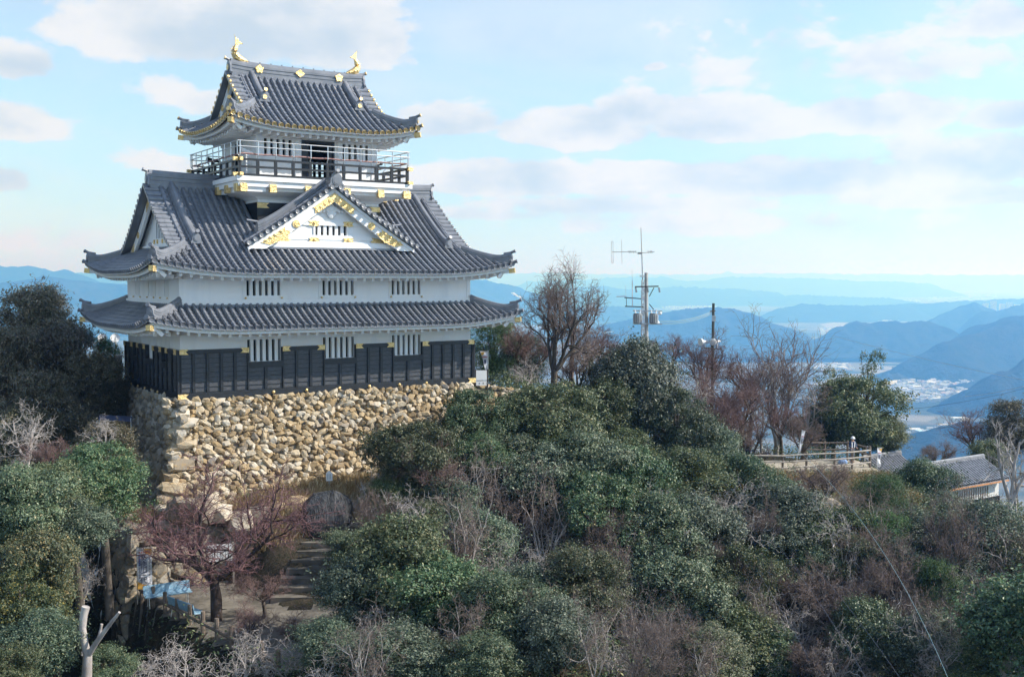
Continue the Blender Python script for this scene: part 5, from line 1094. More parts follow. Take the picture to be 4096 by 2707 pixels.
for s in (29,): reg_b('A', 'bark_dark', 'bark_maple', 2.9, 4.3, seed=s, H=7.6, trunk=.9, r0=.24, n1=6, spread=1.5, flat=.5, up=.55, lv=(6,6,6,5), wob=.6, twr=.009)   # spreading maple
for s in (33,): reg_b('K', 'bark', 'bark_brown', 5.0, 2.5, seed=s, H=8.8, trunk=2.2, r0=.20, n1=5, spread=.6, up=.5, lv=(6,7,6,4), wob=.6)      # the big bare tree by the keep
cnt = {}
def tree(key, u, v, ru, label, Y=None, zs=1.0, group=None, idx=None, rz=None, name=None, cat=None):
    if idx is None: idx = cnt.get(key,0) % len(PR[key])
    cnt[key] = cnt.get(key,0)+1; p = PR[key][idx]; d = ray(u, v)
    def base(Y): s = ru*K/FPX*Y/p.rad; return CAM_Z+d.z*Y/d.y-p.hc*s*zs, s
    if Y is None:
        Y = 90
        for y in np.arange(26, 92, .5):
            if base(y)[0] <= float(G(d.x*y/d.y, y)): Y = y; break
    zb, s = base(Y)
    loc = (d.x*Y/d.y, Y, zb)
    nm = name or {'E':'evergreen_tree','Y':'evergreen_tree','D':'vine_covered_tree','C':'conifer_tree','S':'evergreen_tree'}.get(key,'bare_tree')
    e = empty(nm, loc, rng.uniform(0,6.28) if rz is None else rz, label, cat or 'tree', group); e.scale = (s*rng.uniform(.9,1.15),s*rng.uniform(.9,1.15),s*zs*rng.uniform(.92,1.1)); e.rotation_euler.x = rng.uniform(-.10,.10); e.rotation_euler.y = rng.uniform(-.10,.10)
    for pn, me in p.parts:
        o = bpy.data.objects.new(pn, me); S.collection.objects.link(o); o.parent = e
    return e
for r_ in T: tree(*r_)
sap = []
for k in range(900):                                               # saplings standing between the evergreens
    u, v = rng.uniform(830,2330), rng.uniform(1130,1560)
    if len(sap) > 64: break
    if v < 1190 and u > 1700: continue
    if all((u-a)**2+(v-b)**2 > 56**2 for a, b in sap): sap.append((u,v))
for u, v in sap: tree(rng.choice('PPBVVV'), u, v-26, rng.uniform(55,92), 'slender leafless sapling poking up between the evergreens on the slope', None, rng.uniform(1.15,1.6), 'saplings on the wooded slope', name='leafless_sapling', cat='sapling')
# the cut-back trunk in the lower left
def cut_trunk():
    p0 = at(203,1600,34); e = empty('cut_back_tree', (p0.x,34,float(G(p0.x,34))), 0, 'pale dead trunk cut back to two bare arms in the lower left', 'tree'); o = Vector(e.location); a, b = MB(), MB()
    f = lambda u, v, Y=34: at(u,v,Y)-o
    a.tube([(0,0,-1), f(203,1640), f(201,1568), f(203,1515)], [.26,.20,.16,.14], 10); a.tube([f(203,1520), f(196,1490), f(191,1455), f(194,1425), f(199,1405)], [.13,.12,.115,.12,.13], 9)
    b.tube([f(203,1520), f(222,1490,33.8), f(240,1465,33.7), f(262,1436,33.5), f(277,1418,33.4)], [.10,.085,.075,.06,.045], 8); b.tube([f(226,1486,33.8), f(233,1462,34), f(236,1445,34)], [.06,.05,.045], 7)
    a.build('trunk', 'bark_pale', e, True); b.build('branch', 'bark_pale', e, True)
cut_trunk()
# undergrowth and dry grass
ug, dg_ = MB(), MB()
N_ = 70000; X = nr.uniform(-30,46,N_); Y = nr.uniform(27,84,N_); Z = G(X,Y); dx, dy = X-CX0, Y-CY0; a_ = math.cos(TH)*dx+math.sin(TH)*dy; b_ = -math.sin(TH)*dx+math.cos(TH)*dy
inp = lambda P, x, y: np.array([in_poly(p, q, P) for p, q in zip(x, y)])
TER = [tuple(keepw(-2.6,-2.2,0).xy), tuple(keepw(8,-1.4,0).xy), tuple(keepw(12,-11,0).xy), (-7.0,36.6), tuple(FB), tuple(FA)]
ok = ~inp(TER, X, Y) & ~((Y > 68.3) & (Y < 75) & (X > 4) & (X < 25.5)) & ~((a_ > -1) & (a_ < KW+3) & (b_ > -1.6) & (b_ < KD+4)) & (vnoise(X*.5,Y*.5) > .24)
P = np.stack([X,Y,Z],-1)[ok]; C = np.repeat(P,7,0)+nr.normal(size=(len(P)*7,3))*np.array([.22,.22,.16]); C[:,2] += nr.uniform(.05,.85,len(C))
leaves(ug, C, np.tile([0,0,1.],(len(C),1)), .13, .5); tag(ug.build('undergrowth', M['leaf_olive']), kind='stuff')
def grass(poly, n, h):
    P = np.array(poly); x = nr.uniform(P[:,0].min(),P[:,0].max(),n); y = nr.uniform(P[:,1].min(),P[:,1].max(),n); k = inp(poly, x, y); x, y = x[k], y[k]; z = G(x,y); n = len(x)
    d = nr.normal(size=(n,2))*.45; L = h*nr.uniform(.5,1.3,n); w_ = .025
    A = np.stack([x-w_,y,z],-1); B = np.stack([x+w_,y,z],-1); Cc = np.stack([x+d[:,0]*L,y+d[:,1]*L,z+L],-1); dg_.add(np.stack([A,B,Cc],1).reshape(-1,3), np.arange(n*3).reshape(-1,3))
grass([tuple(keepw(a,b,0).xy) for a, b in ((-2.7,-2.0),(-2.7,1),(-1.2,-.5),(9,-1.2),(10,-4.4),(3,-4.6),(1,-2.6))], 22000, .42)
grass([(12,63),(24.5,63),(24.5,68.6),(12,68.6)], 20000, .45)
M['dry'], t, b_ = mat('dry', (.3,.22,.1), .9, .1); t.set(b_.inputs['Base Color'], t.ramp(t.node('ShaderNodeNewGeometry').outputs['Random Per Island'], [(0,(.24,.14,.06)),(.5,(.42,.30,.15)),(1,(.55,.44,.26))]))
tag(dg_.build('dry_grass', M['dry']), kind='stuff')
# ================================================================ OBJECTS
def log_fence(P, label, post_h, rails, m, pr=.06, rr=.05, name='wooden_fence', seat=True):
    P = [Vector(p) for p in P]; e = empty(name, P[0], 0, label, 'fence')
    for p in P:
        a = MB(); q = p-P[0]; a.tube([q-Vector((0,0,.4)), q+Vector((0,0,post_h))], pr, 8); a.build('post', m[0], e)
    for h in rails:
        for p, q in zip(P[:-1], P[1:]):
            a = MB(); a.tube([p-P[0]+Vector((0,-.07,h)), q-P[0]+Vector((0,-.07,h))], rr, 7); a.build('rail', m[1], e)
    return e
gp = lambda x, y: Vector((x, y, float(G(x, y))))
fp = [FA+(FB-FA)*f+FN*.35 for f in np.linspace(.0,1.0,11)]
log_fence([(p[0],p[1],-8.0) for p in fp], 'low fence of round dark logs along the edge of the bench terrace', .85, (.42,), ('timber','timber'), .085, .075)
pf = [at(2973/K,1890/K,69.0), at(3038/K,1886/K,69.1), at(3130/K,1888/K,69.3), at(3225/K,1890/K,69.6), at(3338/K,1880/K,70.0), at(3408/K,1872/K,70.6), at(3480/K,1862/K,71.4)]
pf = [Vector((p.x,p.y,float(G(p.x,p.y))+.03)) for p in pf]
log_fence(pf, 'weathered three rail wooden fence along the near side of the ridge path', 1.25, (.32,.72,1.12), ('timber','timber_pale'), .075, .055)
pb = [at(3221/K,1790/K,74.2), at(3300/K,1775/K,74.4), at(3390/K,1782/K,74.0), at(3480/K,1790/K,72.6)]; pb = [Vector((p.x,p.y,float(G(p.x,p.y))+.03)) for p in pb]
log_fence(pb, 'dark wooden fence along the far side of the ridge path', 1.35, (.75,1.22), ('timber','timber'), .07, .055)
log_fence([gp(x,y) for x, y in ((26.0,64.5),(27.2,65.0),(28.5,65.6))], 'short dark log fence below the tiled hut', .7, (.55,), ('timber','timber'), .07, .06)
def bench(loc, rz, label, m):
    e = empty('bench', loc, rz, label, 'bench', 'blue benches on the terrace')
    for i, (y, z) in enumerate(((-.05,.45),(.10,.44),(.25,.43))):
        pass
    a = MB(); a.prism([(-.08,.47),(.30,.43),(.36,.46),(.36,.50),(.30,.475),(-.06,.515)], (-.95,0,0), (0,1,0), (0,0,1), (1,0,0), 1.9); a.build('seat', m, e)
    a = MB(); a.prism([(-.08,.47),(-.16,.85),(-.13,.87),(-.045,.50)], (-.95,0,0), (0,1,0), (0,0,1), (1,0,0), 1.9); a.build('backrest', m, e)
    for x in (-.78,.78):
        for y0, y1 in ((0,-.08),(.25,.33)):
            a = MB(); a.tube([(x,y0,.45),(x,y1,0)], .02, 6); a.build('leg', 'steel', e)
p = ray_ground(388,1402); bench(p, TH+math.pi*1.0-.05, 'sunlit pale blue bench against the retaining wall', 'bluepaint')
p = ray_ground(425,1440); bench(p, math.radians(-42), 'darker blue bench seen from behind next to the log fence', 'bluepaint')
def txt(s, size, loc, rot, parent, m, name='lettering', col=False, depth=.004):
    c = bpy.data.curves.new(name, 'FONT'); c.body = s; c.size = size; c.align_x = 'CENTER'; c.align_y = 'CENTER'; c.extrude = depth/2
    o = bpy.data.objects.new(name, c); S.collection.objects.link(o); dg = bpy.context.evaluated_depsgraph_get(); me = bpy.data.meshes.new_from_object(o.evaluated_get(dg)); bpy.data.objects.remove(o)
    if len(me.vertices) == 0: return None
    me.materials.clear(); me.materials.append(M[m]); o = bpy.data.objects.new(name, me); S.collection.objects.link(o); o.parent = parent; o.location = loc; o.rotation_euler = rot; return o
M['ink'] = mat('ink', (.035,.03,.09), .6)[0]; M['red_ink'] = mat('red_ink', (.55,.04,.05), .6)[0]; M['orange'] = noisy('orange', (.78,.36,.05), (.85,.50,.12), 4, .7); M['cloth'] = mat('cloth', (.74,.74,.78), .8)[0]; M['blue_ink'] = mat('blue_ink', (.10,.12,.30), .6)[0]
def nobori(loc, rz, H, w, h, label, text=None, lean=(0,0), orange=True, furl=0.0, yo=-.058):
    e = empty('banner', loc, rz, label, 'banner'); e.rotation_euler = (lean[0],lean[1],rz); a = MB(); a.tube([(0,0,-.1),(0,0,H)], .017, 6); a.tube([(-.03,0,H-.05),(w+.06,0,H-.05)], .012, 6); a.build('pole', 'steel', e)
    n = 16; z = np.linspace(H-.08, H-.08-h, n); a = MB(); V = []
    for k in range(n):
        ww = w*(1-furl*(k/(n-1))**.8); V += [(.02,0,z[k]),(.02+ww*.5,.03*math.sin(k*.9),z[k]),(.02+ww,.05*math.sin(k*.7+1),z[k])]
    V = np.array(V); a.add(np.concatenate([V-[0,.002,0],V+[0,.002,0]]), [q for k in range(n-1) for j in (0,1) for q in ((k*3+j,k*3+j+1,k*3+j+4,k*3+j+3),(n*3+k*3+j+3,n*3+k*3+j+4,n*3+k*3+j+1,n*3+k*3+j))]); fl = a.build('flag', 'cloth', e)
    R_ = (math.pi/2,0,0)
    if orange:
        a = MB(); a.prism([(w*.42,0),(w*.99*(1-furl*.1),0),(w*(1-furl*.25),-h*.13),(w*.75*(1-furl*.2),-h*.15),(w*.5,-h*.09)], (.02,yo,H-.10), (1,0,0), (0,0,1), (0,1,0), .003)
        if not furl: a.prism([(0,.19*h),(.16*w,.17*h),(.45*w,.10*h),(.62*w,.12*h),(.6*w,.02*h),(.3*w,.0),(0,.01)], (.02,yo,H-.06-h), (1,0,0), (0,0,1), (0,1,0), .003)
        a.build('orange_print', 'orange', fl)
    if text:
        zc = H-.08-h*.235
        for ch in text:
            if ch == '・': txt(ch, w*.4, (.02+w*.43,-.062,zc+h*.045), R_, fl, 'ink'); zc -= h*.035
            else: txt(ch, w*.52, (.02+w*.43,-.062,zc), R_, fl, 'ink'); zc -= h*.128
        a = MB()
        for k in range(5): zz = H-.08-h*.17-k*h*.05; a.box((.02+w*.10,-.06,zz-h*.042),(.02+w*.22,-.057,zz))
        a.build('printed_boxes', 'blue_ink', fl); a = MB()
        for k in range(14): zz = H-.08-h*.24-k*h*.038; a.box((.02+w*.82,-.06,zz-h*.018),(.02+w*.88,-.057,zz))
        for k in range(9): zz = H-.08-h*.47-k*h*.03; a.box((.02+w*.12,-.06,zz-h*.016),(.02+w*.18,-.057,zz))
        a.build('small_print', 'ink', fl); a = MB()
        for k in range(5): x = .02+w*(.12+k*.15); a.box((x,-.063,H-.08-h*.105),(x+w*.09,-.06,H-.08-h*.08))
        a.build('red_print', 'red_ink', fl)
    elif furl:
        a = MB()
        for k in range(4): x = .04+w*.18*k; a.box((x,yo*1.07-.002,H-.08-h*.26),(x+w*.12,yo*1.07+.002,H-.08-h*.22))
        a.build('red_print', 'red_ink', fl); a = MB(); a.prism([(w*.22,-h*.36),(w*.46,-h*.36),(w*.40,-h*.58),(w*.24,-h*.52)], (.02,yo*1.07,H-.08), (1,0,0), (0,0,1), (0,1,0), .003); a.build('dark_print', 'ink', fl)
    return e
nobori((at(550/K,2389/K,45.2).x,45.2,-8.0), .25, 2.35, .58, 1.75, 'white and orange banner with large dark writing beside the retaining wall', '葵・徳川三代')
p = at(1952/K,1556/K,61.3); b_e = nobori(p, math.pi-.2+.2, 2.2, .42, 1.25, 'orange and white banner on a pole right of the keep', None, furl=.8, yo=.058)
p = at(3186/K,1800/K,73.0); nobori((p.x,p.y,-6.8), 0, 2.3, .22, 1.5, 'plain white banner leaning beside the path fence', None, (0,R(9)), False, .5)
p = at(3508/K,1862/K,72.4); nobori((p.x,p.y,float(G(p.x,p.y))), .2, 1.6, .30, 1.25, 'small white banner with dark lettering at the end of the path fence', None, (0,0), True, .3)
# notice boards
def board(loc, rz, w, h, z0, label, post='timber_pale', lines=True, strip=False, name='notice_board'):
    e = empty(name, loc, rz, label, 'sign'); 
    for x in (-w/2-.04, w/2+.04): a = MB(); a.box((x-.04,-.04,-.2),(x+.04,.04,z0+h+.06)); a.build('post', post, e)
    a = MB(); a.box((-w/2,-.05,z0),(w/2,-.01,z0+h)); f = a.build('panel', 'white_paint', e)
    if lines:
        a = MB()
        for k in range(9): x = -w/2+.08+k*(w-.16)/8; a.box((x,-.056,z0+h*.12),(x+.02,-.052,z0+h*(.55+.35*((k*7) % 5)/5)))
        a.build('small_writing', 'greybox', f)
    if strip:
        a = MB(); a.box((-w/2,-.05,z0-.30),(w/2,-.01,z0-.05)); s_ = a.build('name_strip', 'white_paint', e); a = MB()
        for k in range(4): x = -w/2+.16+k*.22; a.box((x,-.056,z0-.21),(x+.07,-.052,z0-.13))
        a.build('small_writing', 'greybox', s_)
    return e
p = at(881/K,2242/K,47.5); board((p.x,p.y,float(G(p.x,p.y))), .30, 1.05, .74, p.z-float(G(p.x,p.y)), 'white notice board with fine writing behind the maple trunk')
p = at(1925/K,1520/K,61.0); board((p.x,p.y,p.z-.75), .25, .62, .55, .75, 'blank white board with a lettered strip right of the keep', 'bark_dark', False, True)
p = ray_ground(763,1139); e = empty('wooden_signpost', p, .3, 'small white pointed signpost on the dry grass under the stone base', 'sign'); a = MB(); a.box((-.035,-.03,-.2),(.035,.03,.5)); a.build('post', 'timber_pale', e)
a = MB(); a.prism([(-.15,.42),(.15,.42),(.15,.80),(0,.92),(-.15,.80)], (0,-.06,0), (1,0,0), (0,0,1), (0,1,0), .03); f = a.build('panel', 'white_paint', e); a = MB()
for k in range(3): a.box((-.09+k*.07,-.066,.50),(-.07+k*.07,-.062,.76))
a.build('small_writing', 'greybox', f)
# radio mast
def mast():
    b = at(2582/K,1420/K,75); t_ = at(2564/K,911/K,75); e = empty('radio_mast', (b.x,75,float(G(b.x,75))), 0, 'slim silver radio mast with a comb aerial on its tall tip', 'mast'); o = Vector(e.location); f = lambda u, v, y=75: at(u/K,v/K,y)-o
    zt = f(2564,911); a = MB(); m1 = f(2571,1120)
    a.tube([f(2571,1120), f(2564,911)], [.05,.03], 7)
    for s in ((-.11,-.07),(.11,-.07),(0,.12)): a.tube([Vector((m1.x+s[0],s[1],0)), m1+Vector((s[0]*.7,s[1],0))], .028, 6)
    n = 34; pts = [(-.11,-.07),(.11,-.07),(0,.12)]
    for k in range(n):
        z0, z1 = m1.z*k/n, m1.z*(k+1)/n
        for i in range(3): A, B = pts[i], pts[(i+1+k % 2) % 3]; a.tube([(m1.x+A[0],A[1],z0),(m1.x+B[0],B[1],z1)], .013, 4)
    a.build('lattice', 'silver', e)
    a = MB(); a.tube([f(2449,1008), f(2545,1007,74.8)], .022, 6); a.tube([f(2553,1013,74.8), f(2618,1007,74.8)], .022, 6); a.box(f(2551,1013)+Vector((0,-.2,-.06)), f(2566,1013)+Vector((0,.12,.06)))
    P = [f(2449,965), f(2452,967), f(2453,1050), f(2450,1053), f(2447,1050), f(2446,967), f(2449,965)]; a.tube(P, .014, 5); a.tube([f(2486,960), f(2488,1055)], .010, 4)
    for u in (2515,2522,2532,2542,2592,2600,2606): a.tube([f(u,1003,74.2), f(u+3,1012,75.6)], .02, 5)
    a.build('comb_aerial', 'greybox', e)
    a = MB(); a.tube([f(2498,1190), f(2582,1196)], .04, 6); a.tube([f(2500,1225), f(2582,1228)], .04, 6); a.tube([f(2505,1188), f(2506,1226)], .02, 5); a.build('side_arms', 'bark_dark', e)
    a = MB(); a.tube([f(2529,1122), f(2530,1226)], .035, 6); a.tube([f(2528,1078), f(2529,1122)], .012, 4); a.tube([f(2503,1140), f(2504,1190)], .010, 4); a.tube([f(2466,1186), f(2504,1185)], .04, 6); a.build('whip_aerials', 'white_paint', e)
    a = MB(); a.box(f(2560,1108)+Vector((0,-.12,0)), f(2580,1104)+Vector((0,.12,.04)))
    for v in (1160,1190,1250,1300): q = f(2572,v); a.mark().box(q+Vector((-.12,-.16,-.1)), q+Vector((.14,.05,.12)))
    a.each('fitting', 'white_paint', e)
mast()
def util_pole():
    b = at(2594/K,1430/K,74); e = empty('utility_pole', (b.x,74,float(G(b.x,74))), 0, 'concrete utility pole carrying two grey transformers', 'utility pole'); o = Vector(e.location); f = lambda u, v, y=74: at(u/K,v/K,y)-o
    t_ = f(2585,1091); a = MB(); a.tube([(t_.x+.12,0,-.5), t_], [.17,.12], 10); a.build('pole', 'concrete', e)
    a = MB(); a.bar(f(2540,1147,73.8), f(2634,1145,73.8), .08, .08); a.bar(f(2597,1186,73.8), f(2616,1150,73.8), .05, .05); a.bar(f(2597,1216,73.8), f(2615,1238,73.8), .05, .05); a.build('crossarm', 'bark_dark', e)
    for u in (2543,2590,2636):
        a = MB(); 
        for k in range(4): q = f(u+k*.8, 1152+k*5, 73.8); a.ball(q, .075, 6, (1,1,.6))
        a.build('insulator', 'greybox', e)
    a = MB()
    for v in (1243,1294): a.bar(f(2532,v,73.7), f(2648,v+2,73.7), .07, .09); a.bar(f(2532,v,74.3), f(2648,v+2,74.3), .07, .09)
    a.build('platform', 'silver', e)
    for u in (2548,2612):
        a = MB(); c = f(u,1292); c2_ = f(u,1252); a.tube([c+Vector((0,-.35,0)), c2_+Vector((0,-.35,0))], .27, 14); T_ = a.build('transformer', 'greybox', e, False)
        a = MB()
        for k in range(14): an = k*math.pi*2/14; q = c+Vector((math.cos(an)*.29, -.35+math.sin(an)*.29, .06)); a.tube([q, q+Vector((0,0,.52))], .022, 4)
        a.build('cooling_fins', 'silver', T_); a = MB()
        for dx in (-.14,.14): a.tube([c2_+Vector((dx,-.4,0)), c2_+Vector((dx*1.4,-.4,.26))], [.05,.03], 6)
        a.build('bushing', 'white_paint', T_)
    for u, v in ((2640,1252),(2630,1290)): a = MB(); q = f(u,v); a.ball(q, .14, 8); a.build('insulator', 'white_paint', e)
util_pole()
b = at(2853/K,1470/K,79); e = empty('loudspeaker_pole', (b.x,79,float(G(b.x,79))), 0, 'dark green pole with two horn loudspeakers on its crossarm', 'utility pole'); o = Vector(e.location); f = lambda u, v, y=79: at(u/K,v/K,y)-o
a = MB(); t_ = f(2854,1213); a.tube([(f(2849,1430).x,0,-.5), t_], [.15,.10], 9); a.build('pole', 'darkpole', e); a = MB(); a.box(f(2848,1285)+Vector((-.02,-.22,0)), f(2860,1262)+Vector((.02,-.08,0))); a.build('switch_box', 'silver', e)
a = MB(); a.bar(f(2816,1391,78.8), f(2884,1396,78.8), .09, .09); a.bar(f(2840,1245,78.8), f(2862,1243,78.8), .07, .07); a.build('crossarm', 'brownpole', e)
for u in (2806,2856):
    a = MB(); c = f(u,1367,78.8); dr = Vector((.85,.5,.05)).normalized(); a.tube([c-dr*.12, c, c+dr*.18, c+dr*.36, c+dr*.46], [.27,.25,.12,.09,.09], 14, False); a.tube([c+dr*.34, c+dr*.58], .08, 8); h_ = a.build('horn_loudspeaker', 'white_paint', e); a = MB(); a.tube([c-dr*.115, c-dr*.10], .25, 14); a.build('horn_mouth', 'steel', h_)
    a = MB(); a.tube([c+dr*.3, c+dr*.35-Vector((0,0,.45))], .03, 5); a.build('bracket', 'white_paint', e)
b = at(2283/K,1440/K,70); e = empty('wooden_pole', (b.x,70,float(G(b.x,70))), 0, 'weathered brown wooden pole behind the big bare tree', 'utility pole'); o = Vector(e.location); f = lambda u, v, y=70: at(u/K,v/K,y)-o
a = MB(); a.tube([(f(2280,1460).x,0,-.5), f(2294,1268)], [.17,.13], 9); a.build('pole', 'brownpole', e); a = MB(); a.bar(f(2292,1290,69.8), f(2312,1286,69.8), .06, .06)
for v in (1282,1300,1322): a.mark().ball(f(2308,v,69.8), .07, 6)
a.each('fitting', 'greybox', e)
def cable(P, r, label, m='darkpole', n=26):
    P = [np.array(p) for p in P]; k = len(P)-1; t_ = np.linspace(0,1,n)
    if k == 1: C = [P[0]*(1-x)+P[1]*x-np.array([0,0,4*.25*x*(1-x)]) for x in t_]
    else: C = [P[0]*(2*(x-.5)*(x-1))+P[1]*(4*x*(1-x))+P[2]*(2*x*(x-.5)) for x in t_]
    a = MB(); a.tube(C, r, 5); return tag(a.build('overhead_cable', m), label, 'cable', 'overhead cables')
M['cable_blue'] = mat('cable_blue', (.16,.27,.30), .4)[0]; M['cable_dark'] = mat('cable_dark', (.05,.06,.09), .5)[0]
for k, (v0, v1) in enumerate(((1282,1245),(1288,1249),(1294,1255))): cable([at(2640/K,v0/K,74), at(2848/K,v1/K,79)], .018, ('upper','middle','lower')[k]+' of three cables between the transformer pole and the loudspeaker pole', 'cable_blue')
cable([at(2310/K,1300/K,70), at(2455/K,1325/K,72)], .018, 'blue cable running right from the brown wooden pole', 'cable_blue')
cable([at(2312/K,1318/K,70), at(2560/K,1330/K,74)], .014, 'thin dark cable from the brown pole towards the mast', 'cable_dark')
cable([at(2862/K,1540/K,79), at(3320/K,1930/K,58), at(3800/K,2730/K,34)], .009, 'thick pale blue cable falling across the slope to the lower right', 'cable_blue')
cable([at(2720/K,1700/K,76), at(3090/K,2150/K,54), at(3480/K,2740/K,36)], .008, 'thin dark cable left of the thick pale blue one', 'cable_dark')
cable([at(2830/K,1780/K,76), at(3200/K,2190/K,54), at(3620/K,2740/K,36)], .008, 'thin dark cable just left of the thick pale one', 'cable_dark')
cable([at(2700/K,1760/K,76), at(2960/K,2170/K,54), at(3230/K,2620/K,38)], .008, 'thin dark cable farthest left across the slope', 'cable_dark')
cable([at(3330/K,1342/K,160), at(3720/K,1440/K,150), at(4140/K,1528/K,140)], .022, 'single pale wire slanting across the blue hills', 'steel')
cable([at(3860/K,1585/K,130), at(3990/K,1568/K,128), at(4130/K,1535/K,126)], .02, 'pale wire sagging above the evergreen at the right edge', 'steel'); cable([at(3600/K,1640/K,130), at(3860/K,1605/K,128), at(4130/K,1545/K,126)], .018, 'long dark wire sagging over the near valley wood', 'cable_dark')
# satellite dishes, canopy, grey post
for u, lb in ((237,'left of the two white satellite dishes behind the keep'),(267,'right of the two white satellite dishes behind the keep')):
    c = at(u,783,74); e = empty('satellite_dish', (c.x,74,float(G(c.x,74))), 0, lb, 'satellite dish', 'satellite dishes'); o = Vector(e.location); q = c-o; a = MB(); dr = Vector((.35,-.9,.25)).normalized()
    P = [q-dr*.10, q-dr*.085, q-dr*.05, q]; a.tube(P, [.02,.12,.22,.31], 18, False); a.tube([q, q+dr*.01], .31, 18, False); a.build('dish', 'white_paint', e, True); a = MB(); a.tube([(q.x,.1,-.5),(q.x,.1,q.z-.25), q-dr*.1], .04, 6); a.build('mast', 'silver', e); a = MB(); a.tube([q-Vector((0,0,.3)), q+dr*.32], .012, 5); a.ball(q+dr*.32, .04, 6); a.build('receiver', 'greybox', e)
c = at(268,972,52); e = empty('canopy', (c.x,52,float(G(c.x,52))), .4, 'blue sheet canopy on thin poles in the shade left of the stone base', 'canopy'); zz = c.z-e.location.z; a = MB(); a.add([(-.8,-.6,zz+.1),(.7,-.5,zz-.08),(.8,.6,zz+.05),(-.7,.7,zz+.2),(0,0,zz+.16)], [(0,1,4),(1,2,4),(2,3,4),(3,0,4)]); a.build('sheet', 'tarp', e)
for x, y in ((-.75,-.55),(.66,-.46),(.75,.55)): a = MB(); a.tube([(x,y,-.3),(x,y,zz+.1)], .025, 6); a.build('pole', 'steel', e)
e = empty('grey_side_post', keepw(-.42,KD-.1,-.1), TH, 'narrow pale grey panel standing at the shaded far corner of the keep', 'panel'); a = MB(); a.box((-.12,-.15,0),(.14,.15,1.62)); a.build('panel', 'concrete', e); a = MB(); a.box((-.15,-.18,1.62),(.17,.18,1.68)); a.build('cap', 'silver', e)
# vending machines behind the trees
def vending(u, v, Y, rz, w, h, label, door):
    c = at(u,v,Y); e = empty('vending_machine', (c.x,Y,float(G(c.x,Y))), rz, label, 'vending machine', 'vending machines on the ridge path'); a = MB(); a.box((-w/2,-.35,.05),(w/2,.35,h)); a.build('cabinet', 'white_paint', e); a = MB(); a.box((-w/2+.08,-.365,h*.48),(w/2-.08,-.352,h-.12)); a.build('display', door, e)
    a = MB(); a.box((-w/2+.1,-.37,.2),(w/2-.1,-.352,.42)); a.build('delivery_flap', 'shutter', e); a = MB(); a.box((w/2-.3,-.37,h*.40),(w/2-.12,-.352,h*.46)); a.build('coin_panel', 'silver', e)
M['blue_panel'] = mat('blue_panel', (.03,.24,.55), .3)[0]
vending(1550,1075,69.8,.35,1.0,1.85,'white vending machine with a bright blue front glimpsed behind the trees','blue_panel'); vending(1568,1070,70.5,.5,1.1,1.85,'white vending machine right of the blue fronted one','white_paint'); vending(1527,1083,69.4,.3,.6,1.1,'small white cabinet left of the vending machines','greybox')
# the tiled huts
def hut(o, L, dep, rise, wallh, label, ridge_m='tile_pale', tile='tile_pale', ov=.35):
    e = empty('tiled_hut', o, TH, label, 'hut'); zt = 0; a, en = MB(), MB(); eave = wallh
    rf = Roof(0,0,L,2*dep,eave,rise,dep,0,1,.05)
    for side in (0,2): tile_side(a, None, rf, side, lambda p: dep, .28, 0, None, .24)
    R_ = a.build('roof', tile, e); a = MB(); a.sweep(RIDGE(.17,.36), [(x,dep,eave+rise-.02) for x in np.linspace(-.1,L+.1,5)]); a.build('ridge', ridge_m, R_); a = MB()
    a.box((0,-.02,eave-.10),(L,.04,eave+.0)); a.box((0,2*dep-.04,eave-.1),(L,2*dep+.02,eave)); a.build('eave_board', 'orange_wood', R_)
    a = MB(); x0, x1, y0, y1 = ov, L-ov, .55, 2*dep-.55
    wall_face(a, 0, x0, x1, .55, eave+.15, y0, [(x0+L*.18,x0+L*.74,1.35,2.1)]); wall_face(a, 0, x0, x1, .55, eave+.15, y1, [])
    for x in (x0,x1): a.prism([(y0,.55),(y1,.55),(y1,eave+.2),(dep,eave+rise-.12),(y0,eave+.2)], (x,0,0), (0,1,0), (0,0,1), (1,0,0), .02)
    a.build('wall', 'plaster_old', e); a = MB()
    a.add([(x0+L*.18,y0+.15,1.35),(x0+L*.74,y0+.15,1.35),(x0+L*.74,y0+.15,2.1),(x0+L*.18,y0+.15,2.1)], [(0,1,2,3)]); w_ = a.build('window', 'dark', e); a = MB()
    for k in range(17): x = x0+L*.18+k*L*.56/16; a.box((x-.045,y0-.02,1.33),(x+.045,y0+.08,2.12))
    a.build('bars', 'plaster_old', w_); a = MB(); a.box((x0-.02,y0-.05,.5),(x1+.02,y0-.005,1.30))
    for k in range(9): x = x0+k*(x1-x0)/8; a.box((x-.04,y0-.09,.5),(x+.04,y0-.051,1.3))
    a.build('board_cladding', 'blackwood', e); a = MB(); a.box((x0-.3,y0-.4,-2.0),(x1+.3,y1+.4,.5)); a.build('footing', 'path', e)
M['orange_wood'] = mat('orange_wood', (.55,.25,.10), .6)[0]
ez = at(3774/K,1962/K,70); hut((ez.x,70,ez.z-2.45), 7.3, 2.05, 1.15, 2.45, 'small white walled hut with a grey tiled roof near the right edge')
ez = at(3556/K,1930/K,75.5); hut((ez.x,75.5,ez.z-2.3), 4.0, 2.2, 1.3, 2.3, 'second tiled roof half hidden behind the evergreen left of the white hut')
ez = at(4055/K,2660/K,41.5); e = empty('concrete_post', (ez.x,41.5,ez.z), .2, 'grey concrete block standing in the dark hollow of the lower right corner', 'block'); a = MB(); a.box((-.40,-.3,-1.5),(.40,.3,.92)); a.box((-.43,-.33,.92),(.43,.33,1.0)); o_ = a.build('block', 'concrete', e)
